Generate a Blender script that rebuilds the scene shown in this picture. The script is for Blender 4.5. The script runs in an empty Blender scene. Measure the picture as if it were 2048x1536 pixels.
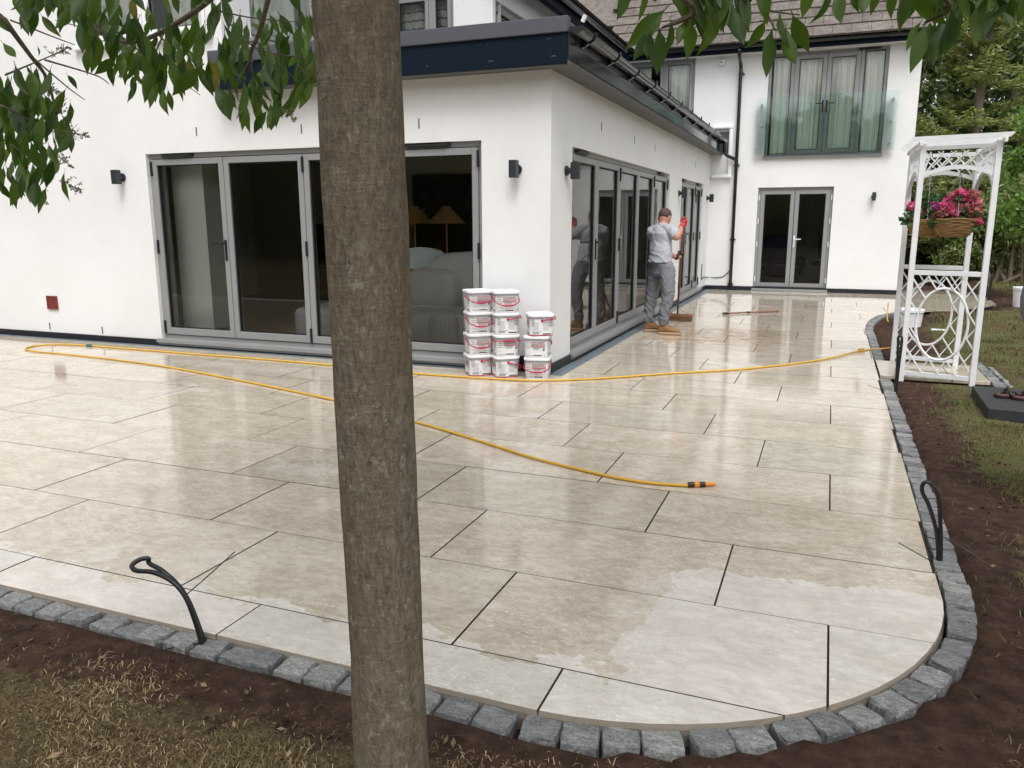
import bpy, bmesh, math, random
import numpy as np
from mathutils import Vector, Matrix, noise
random.seed(7); np.random.seed(7)
R = math.radians
scene = bpy.context.scene
col = scene.collection

# ------------------------------------------------------------------ camera
CR = Vector((0.92980517, 0.36804822, -0.00168999))
CU = Vector((-0.07264427, 0.18801972, 0.97947506))
CF = Vector((-0.3608118, 0.91059821, -0.2015583))
CC = Vector((0.20460, -2.18492, 1.39458))
FP = 1585.293
cam_d = bpy.data.cameras.new('camera')
cam = bpy.data.objects.new('camera', cam_d); col.objects.link(cam)
cam.matrix_world = Matrix(((CR.x, CU.x, -CF.x, CC.x), (CR.y, CU.y, -CF.y, CC.y), (CR.z, CU.z, -CF.z, CC.z), (0, 0, 0, 1)))
cam_d.sensor_width = 36; cam_d.lens = FP * 36 / 2048; cam_d.clip_start = 0.05; cam_d.clip_end = 2000
scene.camera = cam

# ------------------------------------------------------------------ light
SUN_DIR = Vector((0.20, -0.47, 0.86)).normalized()      # towards the sun
world = bpy.data.worlds.new('World'); scene.world = world; world.use_nodes = True
wn = world.node_tree.nodes; wl = world.node_tree.links; wn.clear()
wo = wn.new('ShaderNodeOutputWorld'); wb = wn.new('ShaderNodeBackground')
sk = wn.new('ShaderNodeTexSky'); sk.sky_type = 'NISHITA'; sk.sun_disc = False
sk.sun_elevation = math.asin(SUN_DIR.z); sk.sun_rotation = math.atan2(SUN_DIR.x, SUN_DIR.y)
sk.air_density = 1.0; sk.dust_density = 4.0; sk.ozone_density = 1.0
hs = wn.new('ShaderNodeHueSaturation'); hs.inputs['Saturation'].default_value = 0.12   # thin even cloud
wl.new(sk.outputs[0], hs.inputs['Color']); wl.new(hs.outputs[0], wb.inputs[0]); wl.new(wb.outputs[0], wo.inputs[0])
wb.inputs[1].default_value = 0.15
sun_d = bpy.data.lights.new('sun', 'SUN'); sun_d.energy = 1.0; sun_d.angle = R(26); sun_d.color = (1, 0.975, 0.95)
sun = bpy.data.objects.new('sun', sun_d); col.objects.link(sun)
sun.rotation_euler = SUN_DIR.to_track_quat('Z', 'Y').to_euler(); sun.location = (0, -10, 20)
scene.view_settings.view_transform = 'Standard'; scene.view_settings.look = 'None'
scene.view_settings.gamma = 1; scene.view_settings.use_curve_mapping = False
scene.view_settings.exposure = 0.60
scene.cycles.use_denoising = True
scene.cycles.max_bounces = 8; scene.cycles.transparent_max_bounces = 16
scene.cycles.sample_clamp_indirect = 6

# ------------------------------------------------------------------ helpers
def ray(x, y): return CR * (x - 1024) - CU * (y - 768) + CF * FP
def at_depth(x, y, d): return CC + ray(x, y) * (d / FP)
def at_y(x, y, Y):
    d = ray(x, y); return CC + d * ((Y - CC.y) / d.y)
def at_z(x, y, Z=0.0):
    d = ray(x, y); return CC + d * ((Z - CC.z) / d.z)
def proj(p):
    d = Vector(p) - CC; z = d.dot(CF)
    if z < 0.05: return None
    return 1024 + FP * d.dot(CR) / z, 768 - FP * d.dot(CU) / z, z

ORIG = {}
def tag(o, label=None, cat=None, group=None, kind=None):
    if label: o['label'] = label
    if cat: o['category'] = cat
    if group: o['group'] = group
    if kind: o['kind'] = kind
    return o
def root(name, loc, label, cat, group=None, rz=0.0):
    o = bpy.data.objects.new(name, None); col.objects.link(o); o.location = loc; o.rotation_euler = (0, 0, rz)
    o.empty_display_size = 0.1; ORIG[o.name] = Vector(loc)
    return tag(o, label, cat, group)
def link(name, me, mat, parent=None, smooth=False):
    o = bpy.data.objects.new(name, me); col.objects.link(o)
    if mat is not None and len(me.materials) == 0:
        for m in (mat if isinstance(mat, (list, tuple)) else [mat]): me.materials.append(m)
    if smooth: me.polygons.foreach_set('use_smooth', [True] * len(me.polygons))
    if parent is not None: o.parent = parent
    return o
def origin_of(p):
    while p is not None:
        if p.name in ORIG: return ORIG[p.name]
        p = p.parent
    return Vector((0, 0, 0))
def orth(d):
    d = d.normalized(); a = Vector((0, 0, 1)) if abs(d.z) < 0.95 else Vector((1, 0, 0))
    s = d.cross(a).normalized(); return s, s.cross(d).normalized()
class MB:
    def __init__(s): s.v = []; s.f = []; s.m = []; s.k = 0
    def add(s, vs, fs):
        b = len(s.v); s.v += [tuple(v) for v in vs]
        for f in fs: s.f.append(tuple(b + i for i in f)); s.m.append(s.k)
        return s
    def box(s, x0, x1, y0, y1, z0, z1):
        return s.add([(x0,y0,z0),(x1,y0,z0),(x1,y1,z0),(x0,y1,z0),(x0,y0,z1),(x1,y0,z1),(x1,y1,z1),(x0,y1,z1)],
              [(3,2,1,0),(4,5,6,7),(0,1,5,4),(1,2,6,5),(2,3,7,6),(3,0,4,7)])
    def obox(s, c, a, b, n):            # centre and three half-axis vectors
        c, a, b, n = Vector(c), Vector(a), Vector(b), Vector(n)
        vs = [c + a*i + b*j + n*k for k in (-1, 1) for i, j in ((-1,-1),(1,-1),(1,1),(-1,1))]
        return s.add(vs, [(3,2,1,0),(4,5,6,7),(0,1,5,4),(1,2,6,5),(2,3,7,6),(3,0,4,7)])
    def bar(s, p, q, w, h, up=None):
        p, q = Vector(p), Vector(q); d = q - p
        if up is None: a, b = orth(d)
        else: a = d.cross(Vector(up)).normalized(); b = a.cross(d).normalized()
        return s.obox((p + q) / 2, d / 2, a * (w / 2), b * (h / 2))
    def quad(s, a, b, c, d): return s.add([a, b, c, d], [(0,1,2,3)])
    def tube(s, path, r, n=8, cap=True, closed=False):
        P = [Vector(p) for p in path]; N = len(P)
        rr = r if isinstance(r, (list, tuple)) else [r] * N
        vs = []; prev = None
        for i, p in enumerate(P):
            if closed: d = P[(i+1) % N] - P[i-1]
            else: d = P[min(i+1, N-1)] - P[max(i-1, 0)]
            if d.length < 1e-9: d = Vector((0, 0, 1))
            d.normalize()
            if prev is None: a, b = orth(d)
            else:
                a = prev - d * prev.dot(d)
                a = a.normalized() if a.length > 1e-6 else orth(d)[0]
                b = a.cross(d).normalized()
            prev = a
            for k in range(n):
                t = 2 * math.pi * k / n; vs.append(p + (a * math.cos(t) + b * math.sin(t)) * rr[i])
        fs = []
        for i in range(N if closed else N - 1):
            j = (i + 1) % N
            for k in range(n):
                l = (k + 1) % n; fs.append((i*n+k, j*n+k, j*n+l, i*n+l))
        if cap and not closed: fs += [tuple(range(n)), tuple(reversed(range((N-1)*n, N*n)))]
        return s.add(vs, fs)
    def lathe(s, prof, c=(0, 0, 0), n=20, cap=True):
        vs = []; fs = []
        for r, z in prof:
            for k in range(n):
                t = 2 * math.pi * k / n; vs.append((c[0] + r*math.cos(t), c[1] + r*math.sin(t), c[2] + z))
        for i in range(len(prof) - 1):
            for k in range(n):
                l = (k + 1) % n; fs.append((i*n+k, i*n+l, (i+1)*n+l, (i+1)*n+k))
        if cap: fs += [tuple(reversed(range(n))), tuple(range((len(prof)-1)*n, len(prof)*n))]
        return s.add(vs, fs)
    def prism(s, poly, z0, z1):
        n = len(poly)
        vs = [(x, y, z0) for x, y in poly] + [(x, y, z1) for x, y in poly]
        fs = [tuple(reversed(range(n))), tuple(range(n, 2*n))] + [(i, (i+1) % n, n+(i+1) % n, n+i) for i in range(n)]
        return s.add(vs, fs)
    def loft(s, rings, cap=True):
        n = len(rings[0]); vs = [p for r in rings for p in r]; fs = []
        for i in range(len(rings) - 1):
            for k in range(n):
                l = (k + 1) % n; fs.append((i*n+k, i*n+l, (i+1)*n+l, (i+1)*n+k))
        if cap: fs += [tuple(reversed(range(n))), tuple(range((len(rings)-1)*n, len(rings)*n))]
        return s.add(vs, fs)
    def ball(s, c, r, n=10, m=6):
        rx, ry, rz = r if isinstance(r, (list, tuple)) else (r, r, r)
        rings = []
        for i in range(m + 1):
            t = -math.pi/2 + math.pi * min(max(i / m, 0.02), 0.98)
            rings.append([(c[0] + rx*math.cos(t)*math.cos(2*math.pi*k/n), c[1] + ry*math.cos(t)*math.sin(2*math.pi*k/n), c[2] + rz*math.sin(t)) for k in range(n)])
        return s.loft(rings)
    def mesh(s, name, off=None):
        me = bpy.data.meshes.new(name)
        vs = s.v if off is None or off.length == 0 else [(v[0]-off.x, v[1]-off.y, v[2]-off.z) for v in s.v]
        me.from_pydata(vs, [], s.f); me.update()
        if any(s.m): me.polygons.foreach_set('material_index', s.m)
        return me
    def build(s, name, mat, parent=None, smooth=False, bevel=0, local=False, fix=False):
        me = s.mesh(name, None if local else origin_of(parent))
        if fix:
            bm = bmesh.new(); bm.from_mesh(me); bmesh.ops.recalc_face_normals(bm, faces=bm.faces); bm.to_mesh(me); bm.free()
        o = link(name, me, mat, parent, smooth)
        if bevel:
            b = o.modifiers.new('bevel', 'BEVEL'); b.width = bevel; b.segments = 2; b.limit_method = 'ANGLE'
        return o
def bevel(o, w, seg=2):
    b = o.modifiers.new('bevel', 'BEVEL'); b.width = w; b.segments = seg; b.limit_method = 'ANGLE'; return o
def remesh_build(mb, name, mat, parent, voxel=0.012, smooth_it=4):
    me = mb.mesh(name); o = bpy.data.objects.new('tmp', me); col.objects.link(o)
    m = o.modifiers.new('r', 'REMESH'); m.mode = 'VOXEL'; m.voxel_size = voxel
    m = o.modifiers.new('s', 'SMOOTH'); m.factor = 0.5; m.iterations = smooth_it
    dg = bpy.context.evaluated_depsgraph_get(); dg.update()
    me2 = bpy.data.meshes.new_from_object(o.evaluated_get(dg))
    bpy.data.objects.remove(o); bpy.data.meshes.remove(me)
    off = origin_of(parent)
    if off.length: me2.transform(Matrix.Translation(-off))
    me2.materials.clear(); me2.name = name
    return link(name, me2, mat, parent, True)
def smooth_path(pts, sub=6):
    P = [Vector(p) for p in pts]; out = []
    for i in range(len(P) - 1):
        p0, p1, p2, p3 = P[max(i-1, 0)], P[i], P[i+1], P[min(i+2, len(P)-1)]
        for k in range(sub):
            t = k / sub
            out.append(0.5 * ((2*p1) + (p2-p0)*t + (2*p0-5*p1+4*p2-p3)*t*t + (3*p1-p0-3*p2+p3)*t**3))
    out.append(P[-1]); return out
_tx = {}
def text_mesh(txt, size):
    if (txt, size) in _tx: return _tx[(txt, size)]
    c = bpy.data.curves.new('t', 'FONT'); c.body = txt; c.size = size; c.resolution_u = 2
    o = bpy.data.objects.new('t', c); col.objects.link(o)
    dg = bpy.context.evaluated_depsgraph_get(); dg.update()
    me = bpy.data.meshes.new_from_object(o.evaluated_get(dg))
    r = ([tuple(v.co) for v in me.vertices], [tuple(p.vertices) for p in me.polygons])
    bpy.data.objects.remove(o); bpy.data.meshes.remove(me); bpy.data.curves.remove(c)
    _tx[(txt, size)] = r; return r
def put_text(mb, txt, size, o, u, v, xs=1.0):
    vs, fs = text_mesh(txt, size); o, u, v = Vector(o), Vector(u), Vector(v)
    mb.add([o + u * (p[0]*xs) + v * p[1] for p in vs], fs)

# ------------------------------------------------------------------ materials
def newmat(name):
    m = bpy.data.materials.new(name); m.use_nodes = True
    nt = m.node_tree; return m, nt.nodes, nt.links, nt.nodes['Principled BSDF']
def plain(name, c, rough=0.5, metal=0.0, var=0.0, vscale=8.0, bump=0.0, bscale=80.0, spec=None, sub=None):
    m, n, l, b = newmat(name)
    b.inputs['Base Color'].default_value = (*c, 1); b.inputs['Roughness'].default_value = rough; b.inputs['Metallic'].default_value = metal
    if spec is not None: b.inputs['Specular IOR Level'].default_value = spec
    if var or bump:
        g = n.new('ShaderNodeNewGeometry')
    if var:
        t = n.new('ShaderNodeTexNoise'); t.inputs['Scale'].default_value = vscale; t.inputs['Detail'].default_value = 6
        l.new(g.outputs['Position'], t.inputs['Vector'])
        r = n.new('ShaderNodeMix'); r.data_type = 'RGBA'
        r.inputs[6].default_value = (*[x*(1-var) for x in c], 1); r.inputs[7].default_value = (*[min(1, x*(1+var)) for x in c], 1)
        l.new(t.outputs['Fac'], r.inputs[0]); l.new(r.outputs[2], b.inputs['Base Color'])
        mr = n.new('ShaderNodeMapRange'); mr.inputs['To Min'].default_value = max(0.02, rough*0.8); mr.inputs['To Max'].default_value = min(1, rough*1.25)
        l.new(t.outputs['Fac'], mr.inputs['Value']); l.new(mr.outputs[0], b.inputs['Roughness'])
    if bump:
        t2 = n.new('ShaderNodeTexNoise'); t2.inputs['Scale'].default_value = bscale; t2.inputs['Detail'].default_value = 5
        l.new(g.outputs['Position'], t2.inputs['Vector'])
        bp = n.new('ShaderNodeBump'); bp.inputs['Strength'].default_value = bump; bp.inputs['Distance'].default_value = 0.01
        l.new(t2.outputs['Fac'], bp.inputs['Height']); l.new(bp.outputs[0], b.inputs['Normal'])
    return m
def ramp(n, stops):
    r = n.new('ShaderNodeValToRGB'); e = r.color_ramp.elements
    while len(e) < len(stops): e.new(0.5)
    for i, (p, c) in enumerate(stops):
        e[i].position = p; e[i].color = (*c, 1) if len(c) == 3 else c
    return r
def mapped(n, l, src, scale, loc=None, rot=None):
    mp = n.new('ShaderNodeMapping'); mp.inputs['Scale'].default_value = scale
    if rot: mp.inputs['Rotation'].default_value = rot
    l.new(src, mp.inputs['Vector'])
    return mp.outputs[0]
def noisetex(n, l, vec, scale, detail=5, rough=0.55, dist=0.0):
    t = n.new('ShaderNodeTexNoise'); t.inputs['Scale'].default_value = scale; t.inputs['Detail'].default_value = detail
    t.inputs['Roughness'].default_value = rough; t.inputs['Distortion'].default_value = dist
    l.new(vec, t.inputs['Vector']); return t.outputs['Fac']
def mixc(n, l, fac, a, b, mode='MIX'):
    r = n.new('ShaderNodeMix'); r.data_type = 'RGBA'; r.blend_type = mode
    for s, x in ((0, fac), (6, a), (7, b)):
        if isinstance(x, (int, float)): r.inputs[s].default_value = x
        elif isinstance(x, tuple): r.inputs[s].default_value = (*x, 1)
        else: l.new(x, r.inputs[s])
    return r.outputs[2]
def mathn(n, l, op, a, b=None, c=None):
    r = n.new('ShaderNodeMath'); r.operation = op
    for i, x in enumerate((a, b, c)):
        if x is None: continue
        if isinstance(x, (int, float)): r.inputs[i].default_value = x
        else: l.new(x, r.inputs[i])
    return r.outputs[0]
def maprange(n, l, v, a, b, c=0.0, d=1.0):
    r = n.new('ShaderNodeMapRange'); r.inputs[1].default_value = a; r.inputs[2].default_value = b
    r.inputs[3].default_value = c; r.inputs[4].default_value = d; r.clamp = True
    l.new(v, r.inputs[0]); return r.outputs[0]
def bumpn(n, l, b, h, strength, dist=0.01):
    bp = n.new('ShaderNodeBump'); bp.inputs['Strength'].default_value = strength; bp.inputs['Distance'].default_value = dist
    l.new(h, bp.inputs['Height']); l.new(bp.outputs[0], b.inputs['Normal'])

M = {}
def mk_render():
    m, n, l, b = newmat('white_render'); g = n.new('ShaderNodeNewGeometry').outputs['Position']
    big = noisetex(n, l, g, 0.9, 5, 0.6); fine = noisetex(n, l, g, 130, 4, 0.7); mid = noisetex(n, l, mapped(n, l, g, (5, 5, 1.2)), 1.6, 5, 0.6)
    c = mixc(n, l, maprange(n, l, big, 0.35, 0.7), (0.80, 0.80, 0.80), (0.74, 0.74, 0.735))
    c = mixc(n, l, maprange(n, l, mid, 0.6, 0.8, 0, 0.18), c, (0.68, 0.675, 0.66))
    l.new(c, b.inputs['Base Color']); b.inputs['Roughness'].default_value = 0.85; b.inputs['Specular IOR Level'].default_value = 0.2
    bumpn(n, l, b, fine, 0.8, 0.007); return m
M['render'] = mk_render()
def mk_tile():
    m, n, l, b = newmat('travertine_tile')
    geo = n.new('ShaderNodeNewGeometry').outputs['Position']; oi = n.new('ShaderNodeObjectInfo').outputs['Random']
    cx = n.new('ShaderNodeCombineXYZ'); l.new(mathn(n, l, 'MULTIPLY', oi, 37.0), cx.inputs[0]); l.new(mathn(n, l, 'MULTIPLY', oi, 91.0), cx.inputs[1])
    va = n.new('ShaderNodeVectorMath'); va.operation = 'ADD'; l.new(geo, va.inputs[0]); l.new(cx.outputs[0], va.inputs[1]); v = va.outputs[0]
    # travertine bands run along the length of the slabs
    a = noisetex(n, l, mapped(n, l, v, (1.3, 2.6, 1)), 2.2, 9, 0.66, 0.5)
    f = noisetex(n, l, mapped(n, l, v, (5, 8.5, 1)), 3.4, 9, 0.72, 0.6)
    rc = ramp(n, [(0.30, (0.40, 0.36, 0.295)), (0.44, (0.54, 0.495, 0.425)), (0.56, (0.625, 0.585, 0.525)), (0.70, (0.70, 0.665, 0.62))]); l.new(a, rc.inputs[0])
    rf = ramp(n, [(0.36, (0.36, 0.325, 0.27)), (0.5, (0.555, 0.515, 0.45)), (0.64, (0.74, 0.71, 0.665))]); l.new(f, rf.inputs[0])
    c = mixc(n, l, 0.5, rc.outputs[0], rf.outputs[0])
    cl = noisetex(n, l, mapped(n, l, v, (1, 1.5, 1)), 5.5, 6, 0.6, 0.3); c = mixc(n, l, maprange(n, l, cl, 0.50, 0.66, 0, 0.42), c, (0.45, 0.415, 0.355)); c = mixc(n, l, maprange(n, l, cl, 0.46, 0.32, 0, 0.45), c, (0.72, 0.70, 0.66))
    # per-slab tint
    ti = ramp(n, [(0.0, (0.86, 0.85, 0.82)), (0.35, (1.0, 0.98, 0.96)), (0.7, (1.04, 1.0, 1.0)), (1.0, (0.92, 0.93, 0.92))]); l.new(oi, ti.inputs[0])
    c = mixc(n, l, 1.0, c, ti.outputs[0], 'MULTIPLY')
    # pits and pale flecks in patches
    pt = noisetex(n, l, mapped(n, l, v, (1, 1.7, 1)), 55, 4, 0.7, 1.5); pm = noisetex(n, l, v, 2.6, 4, 0.6)
    dark = mathn(n, l, 'MULTIPLY', maprange(n, l, pt, 0.565, 0.63), maprange(n, l, pm, 0.50, 0.62))
    c = mixc(n, l, mathn(n, l, 'MULTIPLY', dark, 0.62), c, (0.24, 0.23, 0.22))
    pt2 = noisetex(n, l, mapped(n, l, v, (1, 2.2, 1)), 42, 4, 0.7, 1.0); pm2 = noisetex(n, l, mapped(n, l, v, (1, 1, 1)), 1.9, 4, 0.6)
    lite = mathn(n, l, 'MULTIPLY', maprange(n, l, pt2, 0.57, 0.64), maprange(n, l, pm2, 0.42, 0.58))
    c = mixc(n, l, mathn(n, l, 'MULTIPLY', lite, 0.75), c, (0.86, 0.85, 0.83))
    vein = noisetex(n, l, mapped(n, l, v, (1.5, 5, 1)), 1.6, 8, 0.72, 2.0)
    vv = mathn(n, l, 'ABSOLUTE', mathn(n, l, 'SUBTRACT', vein, 0.5))
    c = mixc(n, l, mathn(n, l, 'MULTIPLY', maprange(n, l, vv, 0.0, 0.010, 1, 0), 0.32), c, (0.27, 0.24, 0.2))
    # water film: dry at the front corner and along the front cut slabs
    sp = n.new('ShaderNodeSeparateXYZ'); l.new(geo, sp.inputs[0]); X, Y = sp.outputs[0], sp.outputs[1]
    wob = noisetex(n, l, geo, 2.3, 4, 0.6); wob2 = noisetex(n, l, geo, 9.0, 3, 0.6)
    wv = mathn(n, l, 'ADD', mathn(n, l, 'MULTIPLY', mathn(n, l, 'SUBTRACT', wob, 0.5), 0.55), mathn(n, l, 'MULTIPLY', mathn(n, l, 'SUBTRACT', wob2, 0.5), 0.10))
    # signed amounts, positive = dry
    dA = mathn(n, l, 'MINIMUM', mathn(n, l, 'ADD', X, 0.30), mathn(n, l, 'SUBTRACT', 0.95, Y))        # right front corner
    dB = mathn(n, l, 'SUBTRACT', 0.02, Y)                                                              # front row
    dd = mathn(n, l, 'ADD', mathn(n, l, 'MAXIMUM', dA, dB), wv)
    dry = maprange(n, l, dd, -0.006, 0.006)
    patch = maprange(n, l, noisetex(n, l, mapped(n, l, geo, (1, 1.3, 1)), 0.9, 6, 0.62), 0.62, 0.64, 0, 0.6)
    dry = mathn(n, l, 'MAXIMUM', dry, patch)
    c = mixc(n, l, mathn(n, l, 'SUBTRACT', 1.0, dry), mixc(n, l, 0.22, c, (0.74, 0.725, 0.715)), mixc(n, l, 1.0, c, (0.915, 0.885, 0.825), 'MULTIPLY'))
    # wet sand left by the broom
    sd = noisetex(n, l, mapped(n, l, geo, (1.3, 3.2, 1)), 3.2, 6, 0.7, 1.0)
    sx = mathn(n, l, 'DIVIDE', mathn(n, l, 'ADD', X, 0.95), 0.75); sy = mathn(n, l, 'DIVIDE', mathn(n, l, 'SUBTRACT', Y, 7.75), 1.15)
    rr = mathn(n, l, 'SQRT', mathn(n, l, 'ADD', mathn(n, l, 'MULTIPLY', sx, sx), mathn(n, l, 'MULTIPLY', sy, sy)))
    sand = mathn(n, l, 'MULTIPLY', maprange(n, l, rr, 0.35, 1.25, 1, 0), maprange(n, l, sd, 0.43, 0.56))
    c = mixc(n, l, sand, c, (0.27, 0.165, 0.07))
    c = mixc(n, l, 1.0, c, (1.0, 1.0, 1.0), 'MULTIPLY'); l.new(c, b.inputs['Base Color'])
    ro = mathn(n, l, 'ADD', maprange(n, l, dry, 0, 1, 0.018, 0.36), mathn(n, l, 'MULTIPLY', sand, 0.25))
    ro = mathn(n, l, 'ADD', ro, maprange(n, l, f, 0.4, 0.75, 0.0, 0.05))
    l.new(ro, b.inputs['Roughness']); b.inputs['IOR'].default_value = 1.5
    h = mathn(n, l, 'ADD', mathn(n, l, 'MULTIPLY', f, 0.6), mathn(n, l, 'MULTIPLY', noisetex(n, l, geo, 1.2, 2, 0.5), 2.0))
    bumpn(n, l, b, h, 0.022, 0.02); return m
M['tile'] = mk_tile()
def mk_granite():
    m, n, l, b = newmat('granite'); g = n.new('ShaderNodeNewGeometry').outputs['Position']; oi = n.new('ShaderNodeObjectInfo').outputs['Random']
    s1 = noisetex(n, l, g, 170, 3, 0.8); s2 = noisetex(n, l, mapped(n, l, g, (1, 3, 1)), 22, 6, 0.7, 1.0)
    r1 = ramp(n, [(0.33, (0.04, 0.042, 0.044)), (0.5, (0.20, 0.203, 0.205)), (0.68, (0.48, 0.48, 0.475))]); l.new(s1, r1.inputs[0])
    r2 = ramp(n, [(0.38, (0.08, 0.08, 0.08)), (0.5, (0.215, 0.215, 0.212)), (0.62, (0.43, 0.43, 0.42))]); l.new(s2, r2.inputs[0])
    c = mixc(n, l, 0.5, r1.outputs[0], r2.outputs[0])
    t = ramp(n, [(0, (0.66, 0.68, 0.70)), (0.5, (0.85, 0.87, 0.88)), (0.9, (1.08, 1.07, 1.05)), (1.0, (1.15, 1.13, 1.08))]); l.new(oi, t.inputs[0])
    c = mixc(n, l, 1.0, c, t.outputs[0], 'MULTIPLY'); l.new(c, b.inputs['Base Color']); b.inputs['Roughness'].default_value = 0.6
    bumpn(n, l, b, mathn(n, l, 'ADD', s2, mathn(n, l, 'MULTIPLY', s1, 0.3)), 0.6, 0.012); return m
M['granite'] = mk_granite()
def mk_ground():
    m, n, l, b = newmat('soil_and_turf'); g = n.new('ShaderNodeNewGeometry').outputs['Position']
    at = n.new('ShaderNodeAttribute'); at.attribute_name = 'turf'
    s = noisetex(n, l, g, 14, 8, 0.7); s2 = noisetex(n, l, g, 2.2, 5, 0.6); s3 = noisetex(n, l, g, 60, 5, 0.7)
    rs = ramp(n, [(0.3, (0.020, 0.012, 0.009)), (0.5, (0.055, 0.031, 0.023)), (0.72, (0.115, 0.068, 0.048))]); l.new(s, rs.inputs[0])
    soil = mixc(n, l, maprange(n, l, s2, 0.4, 0.7, 0, 0.6), rs.outputs[0], mixc(n, l, s, (0.04, 0.02, 0.013), (0.11, 0.058, 0.038)))
    rt = ramp(n, [(0.3, (0.038, 0.026, 0.015)), (0.5, (0.10, 0.070, 0.038)), (0.72, (0.22, 0.16, 0.088))]); l.new(s3, rt.inputs[0])
    spg = n.new('ShaderNodeSeparateXYZ'); l.new(g, spg.inputs[0])
    turf = mixc(n, l, mathn(n, l, 'MULTIPLY', maprange(n, l, s2, 0.40, 0.62), maprange(n, l, spg.outputs[1], -0.2, 2.5, 0.12, 0.9)), rt.outputs[0], mixc(n, l, s3, (0.055, 0.065, 0.02), (0.15, 0.165, 0.06)))
    mk = maprange(n, l, mathn(n, l, 'ADD', at.outputs['Fac'], mathn(n, l, 'MULTIPLY', mathn(n, l, 'SUBTRACT', s, 0.5), 1.4)), 0.4, 0.7)
    c = mixc(n, l, mk, soil, turf); l.new(c, b.inputs['Base Color']); b.inputs['Roughness'].default_value = 0.95; b.inputs['Specular IOR Level'].default_value = 0.15
    bumpn(n, l, b, mathn(n, l, 'ADD', s, mathn(n, l, 'MULTIPLY', s3, 0.5)), 1.0, 0.03); return m
M['ground'] = mk_ground()
def mk_bark():
    m, n, l, b = newmat('bark'); tc = n.new('ShaderNodeTexCoord').outputs['Object']
    v1 = noisetex(n, l, mapped(n, l, tc, (130, 130, 38)), 1.0, 5, 0.65, 0.8); v2 = noisetex(n, l, tc, 7, 5, 0.6); v3 = noisetex(n, l, mapped(n, l, tc, (1, 1, .6)), 60, 4, 0.7)
    hz = noisetex(n, l, mapped(n, l, tc, (38, 38, 170)), 1.0, 3, 0.6, 0.4); li = noisetex(n, l, mapped(n, l, tc, (1, 1, .8)), 58, 3, 0.55, 0.1); lb = noisetex(n, l, tc, 22, 3, 0.5, 0.0); lm = noisetex(n, l, tc, 4.5, 3, 0.5)
    r = ramp(n, [(0.32, (0.085, 0.069, 0.049)), (0.5, (0.185, 0.154, 0.112)), (0.68, (0.285, 0.248, 0.187))]); l.new(mathn(n, l, 'ADD', mathn(n, l, 'MULTIPLY', v1, 0.6), mathn(n, l, 'MULTIPLY', v3, 0.4)), r.inputs[0])
    c = mixc(n, l, maprange(n, l, v2, 0.42, 0.66, 0, 0.45), r.outputs[0], (0.165, 0.11, 0.075))
    c = mixc(n, l, mathn(n, l, 'MULTIPLY', maprange(n, l, li, 0.60, 0.66, 0, 0.62), maprange(n, l, lm, 0.38, 0.55)), c, (0.34, 0.315, 0.25))
    c = mixc(n, l, maprange(n, l, lb, 0.64, 0.72, 0, 0.30), c, (0.30, 0.30, 0.235))
    c = mixc(n, l, maprange(n, l, hz, 0.66, 0.71, 0, 0.42), c, (0.33, 0.29, 0.215))
    ridge = noisetex(n, l, mapped(n, l, tc, (55, 55, 7)), 1.0, 6, 0.7, 1.2); c = mixc(n, l, maprange(n, l, ridge, 0.38, 0.28, 0, 0.35), c, (0.045, 0.033, 0.022))
    l.new(c, b.inputs['Base Color']); b.inputs['Roughness'].default_value = 0.9; b.inputs['Specular IOR Level'].default_value = 0.2
    bumpn(n, l, b, mathn(n, l, 'ADD', v1, mathn(n, l, 'ADD', mathn(n, l, 'MULTIPLY', hz, 0.4), mathn(n, l, 'MULTIPLY', v3, .5))), 0.8, 0.006); return m
M['bark'] = mk_bark()
def leafmat(name, c1, c2, rough=0.42, trans=0.3, tcol=None):
    m, n, l, b = newmat(name); oi = n.new('ShaderNodeObjectInfo').outputs['Random']; g = n.new('ShaderNodeNewGeometry')
    t = noisetex(n, l, g.outputs['Position'], 7.0, 3, 0.6)
    try: ri = g.outputs['Random Per Island']
    except Exception: ri = oi
    f = mathn(n, l, 'FRACT', mathn(n, l, 'ADD', mathn(n, l, 'ADD', oi, ri), mathn(n, l, 'MULTIPLY', t, 0.5)))
    c = mixc(n, l, f, c1, c2); l.new(c, b.inputs['Base Color']); b.inputs['Roughness'].default_value = rough
    tr = n.new('ShaderNodeBsdfTranslucent'); l.new(mixc(n, l, 1.0, c, tcol or (1.6, 1.9, 0.7), 'MULTIPLY'), tr.inputs[0])
    mx = n.new('ShaderNodeMixShader'); mx.inputs[0].default_value = trans
    l.new(b.outputs[0], mx.inputs[1]); l.new(tr.outputs[0], mx.inputs[2]); l.new(mx.outputs[0], n['Material Output'].inputs[0]); return m
M['leaf'] = leafmat('privet_leaf', (0.03, 0.068, 0.014), (0.10, 0.155, 0.03), 0.40, 0.48)
M['leaf_yellow'] = leafmat('yellowing_leaf', (0.16, 0.13, 0.02), (0.25, 0.2, 0.03), 0.45, 0.35)
M['rhodo'] = leafmat('rhododendron_leaf', (0.05, 0.095, 0.025), (0.24, 0.28, 0.09), 0.35, 0.25)
M['cedar'] = leafmat('cedar_needles', (0.12, 0.15, 0.05), (0.30, 0.32, 0.12), 0.7, 0.25)
M['cedar_dark'] = leafmat('dark_conifer_needles', (0.06, 0.09, 0.04), (0.14, 0.18, 0.075), 0.7, 0.25)
M['willow'] = leafmat('pale_tree_leaf', (0.11, 0.155, 0.05), (0.23, 0.28, 0.10), 0.5, 0.35)
M['maple'] = leafmat('bright_tree_leaf', (0.07, 0.14, 0.03), (0.17, 0.26, 0.07), 0.45, 0.4)
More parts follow.
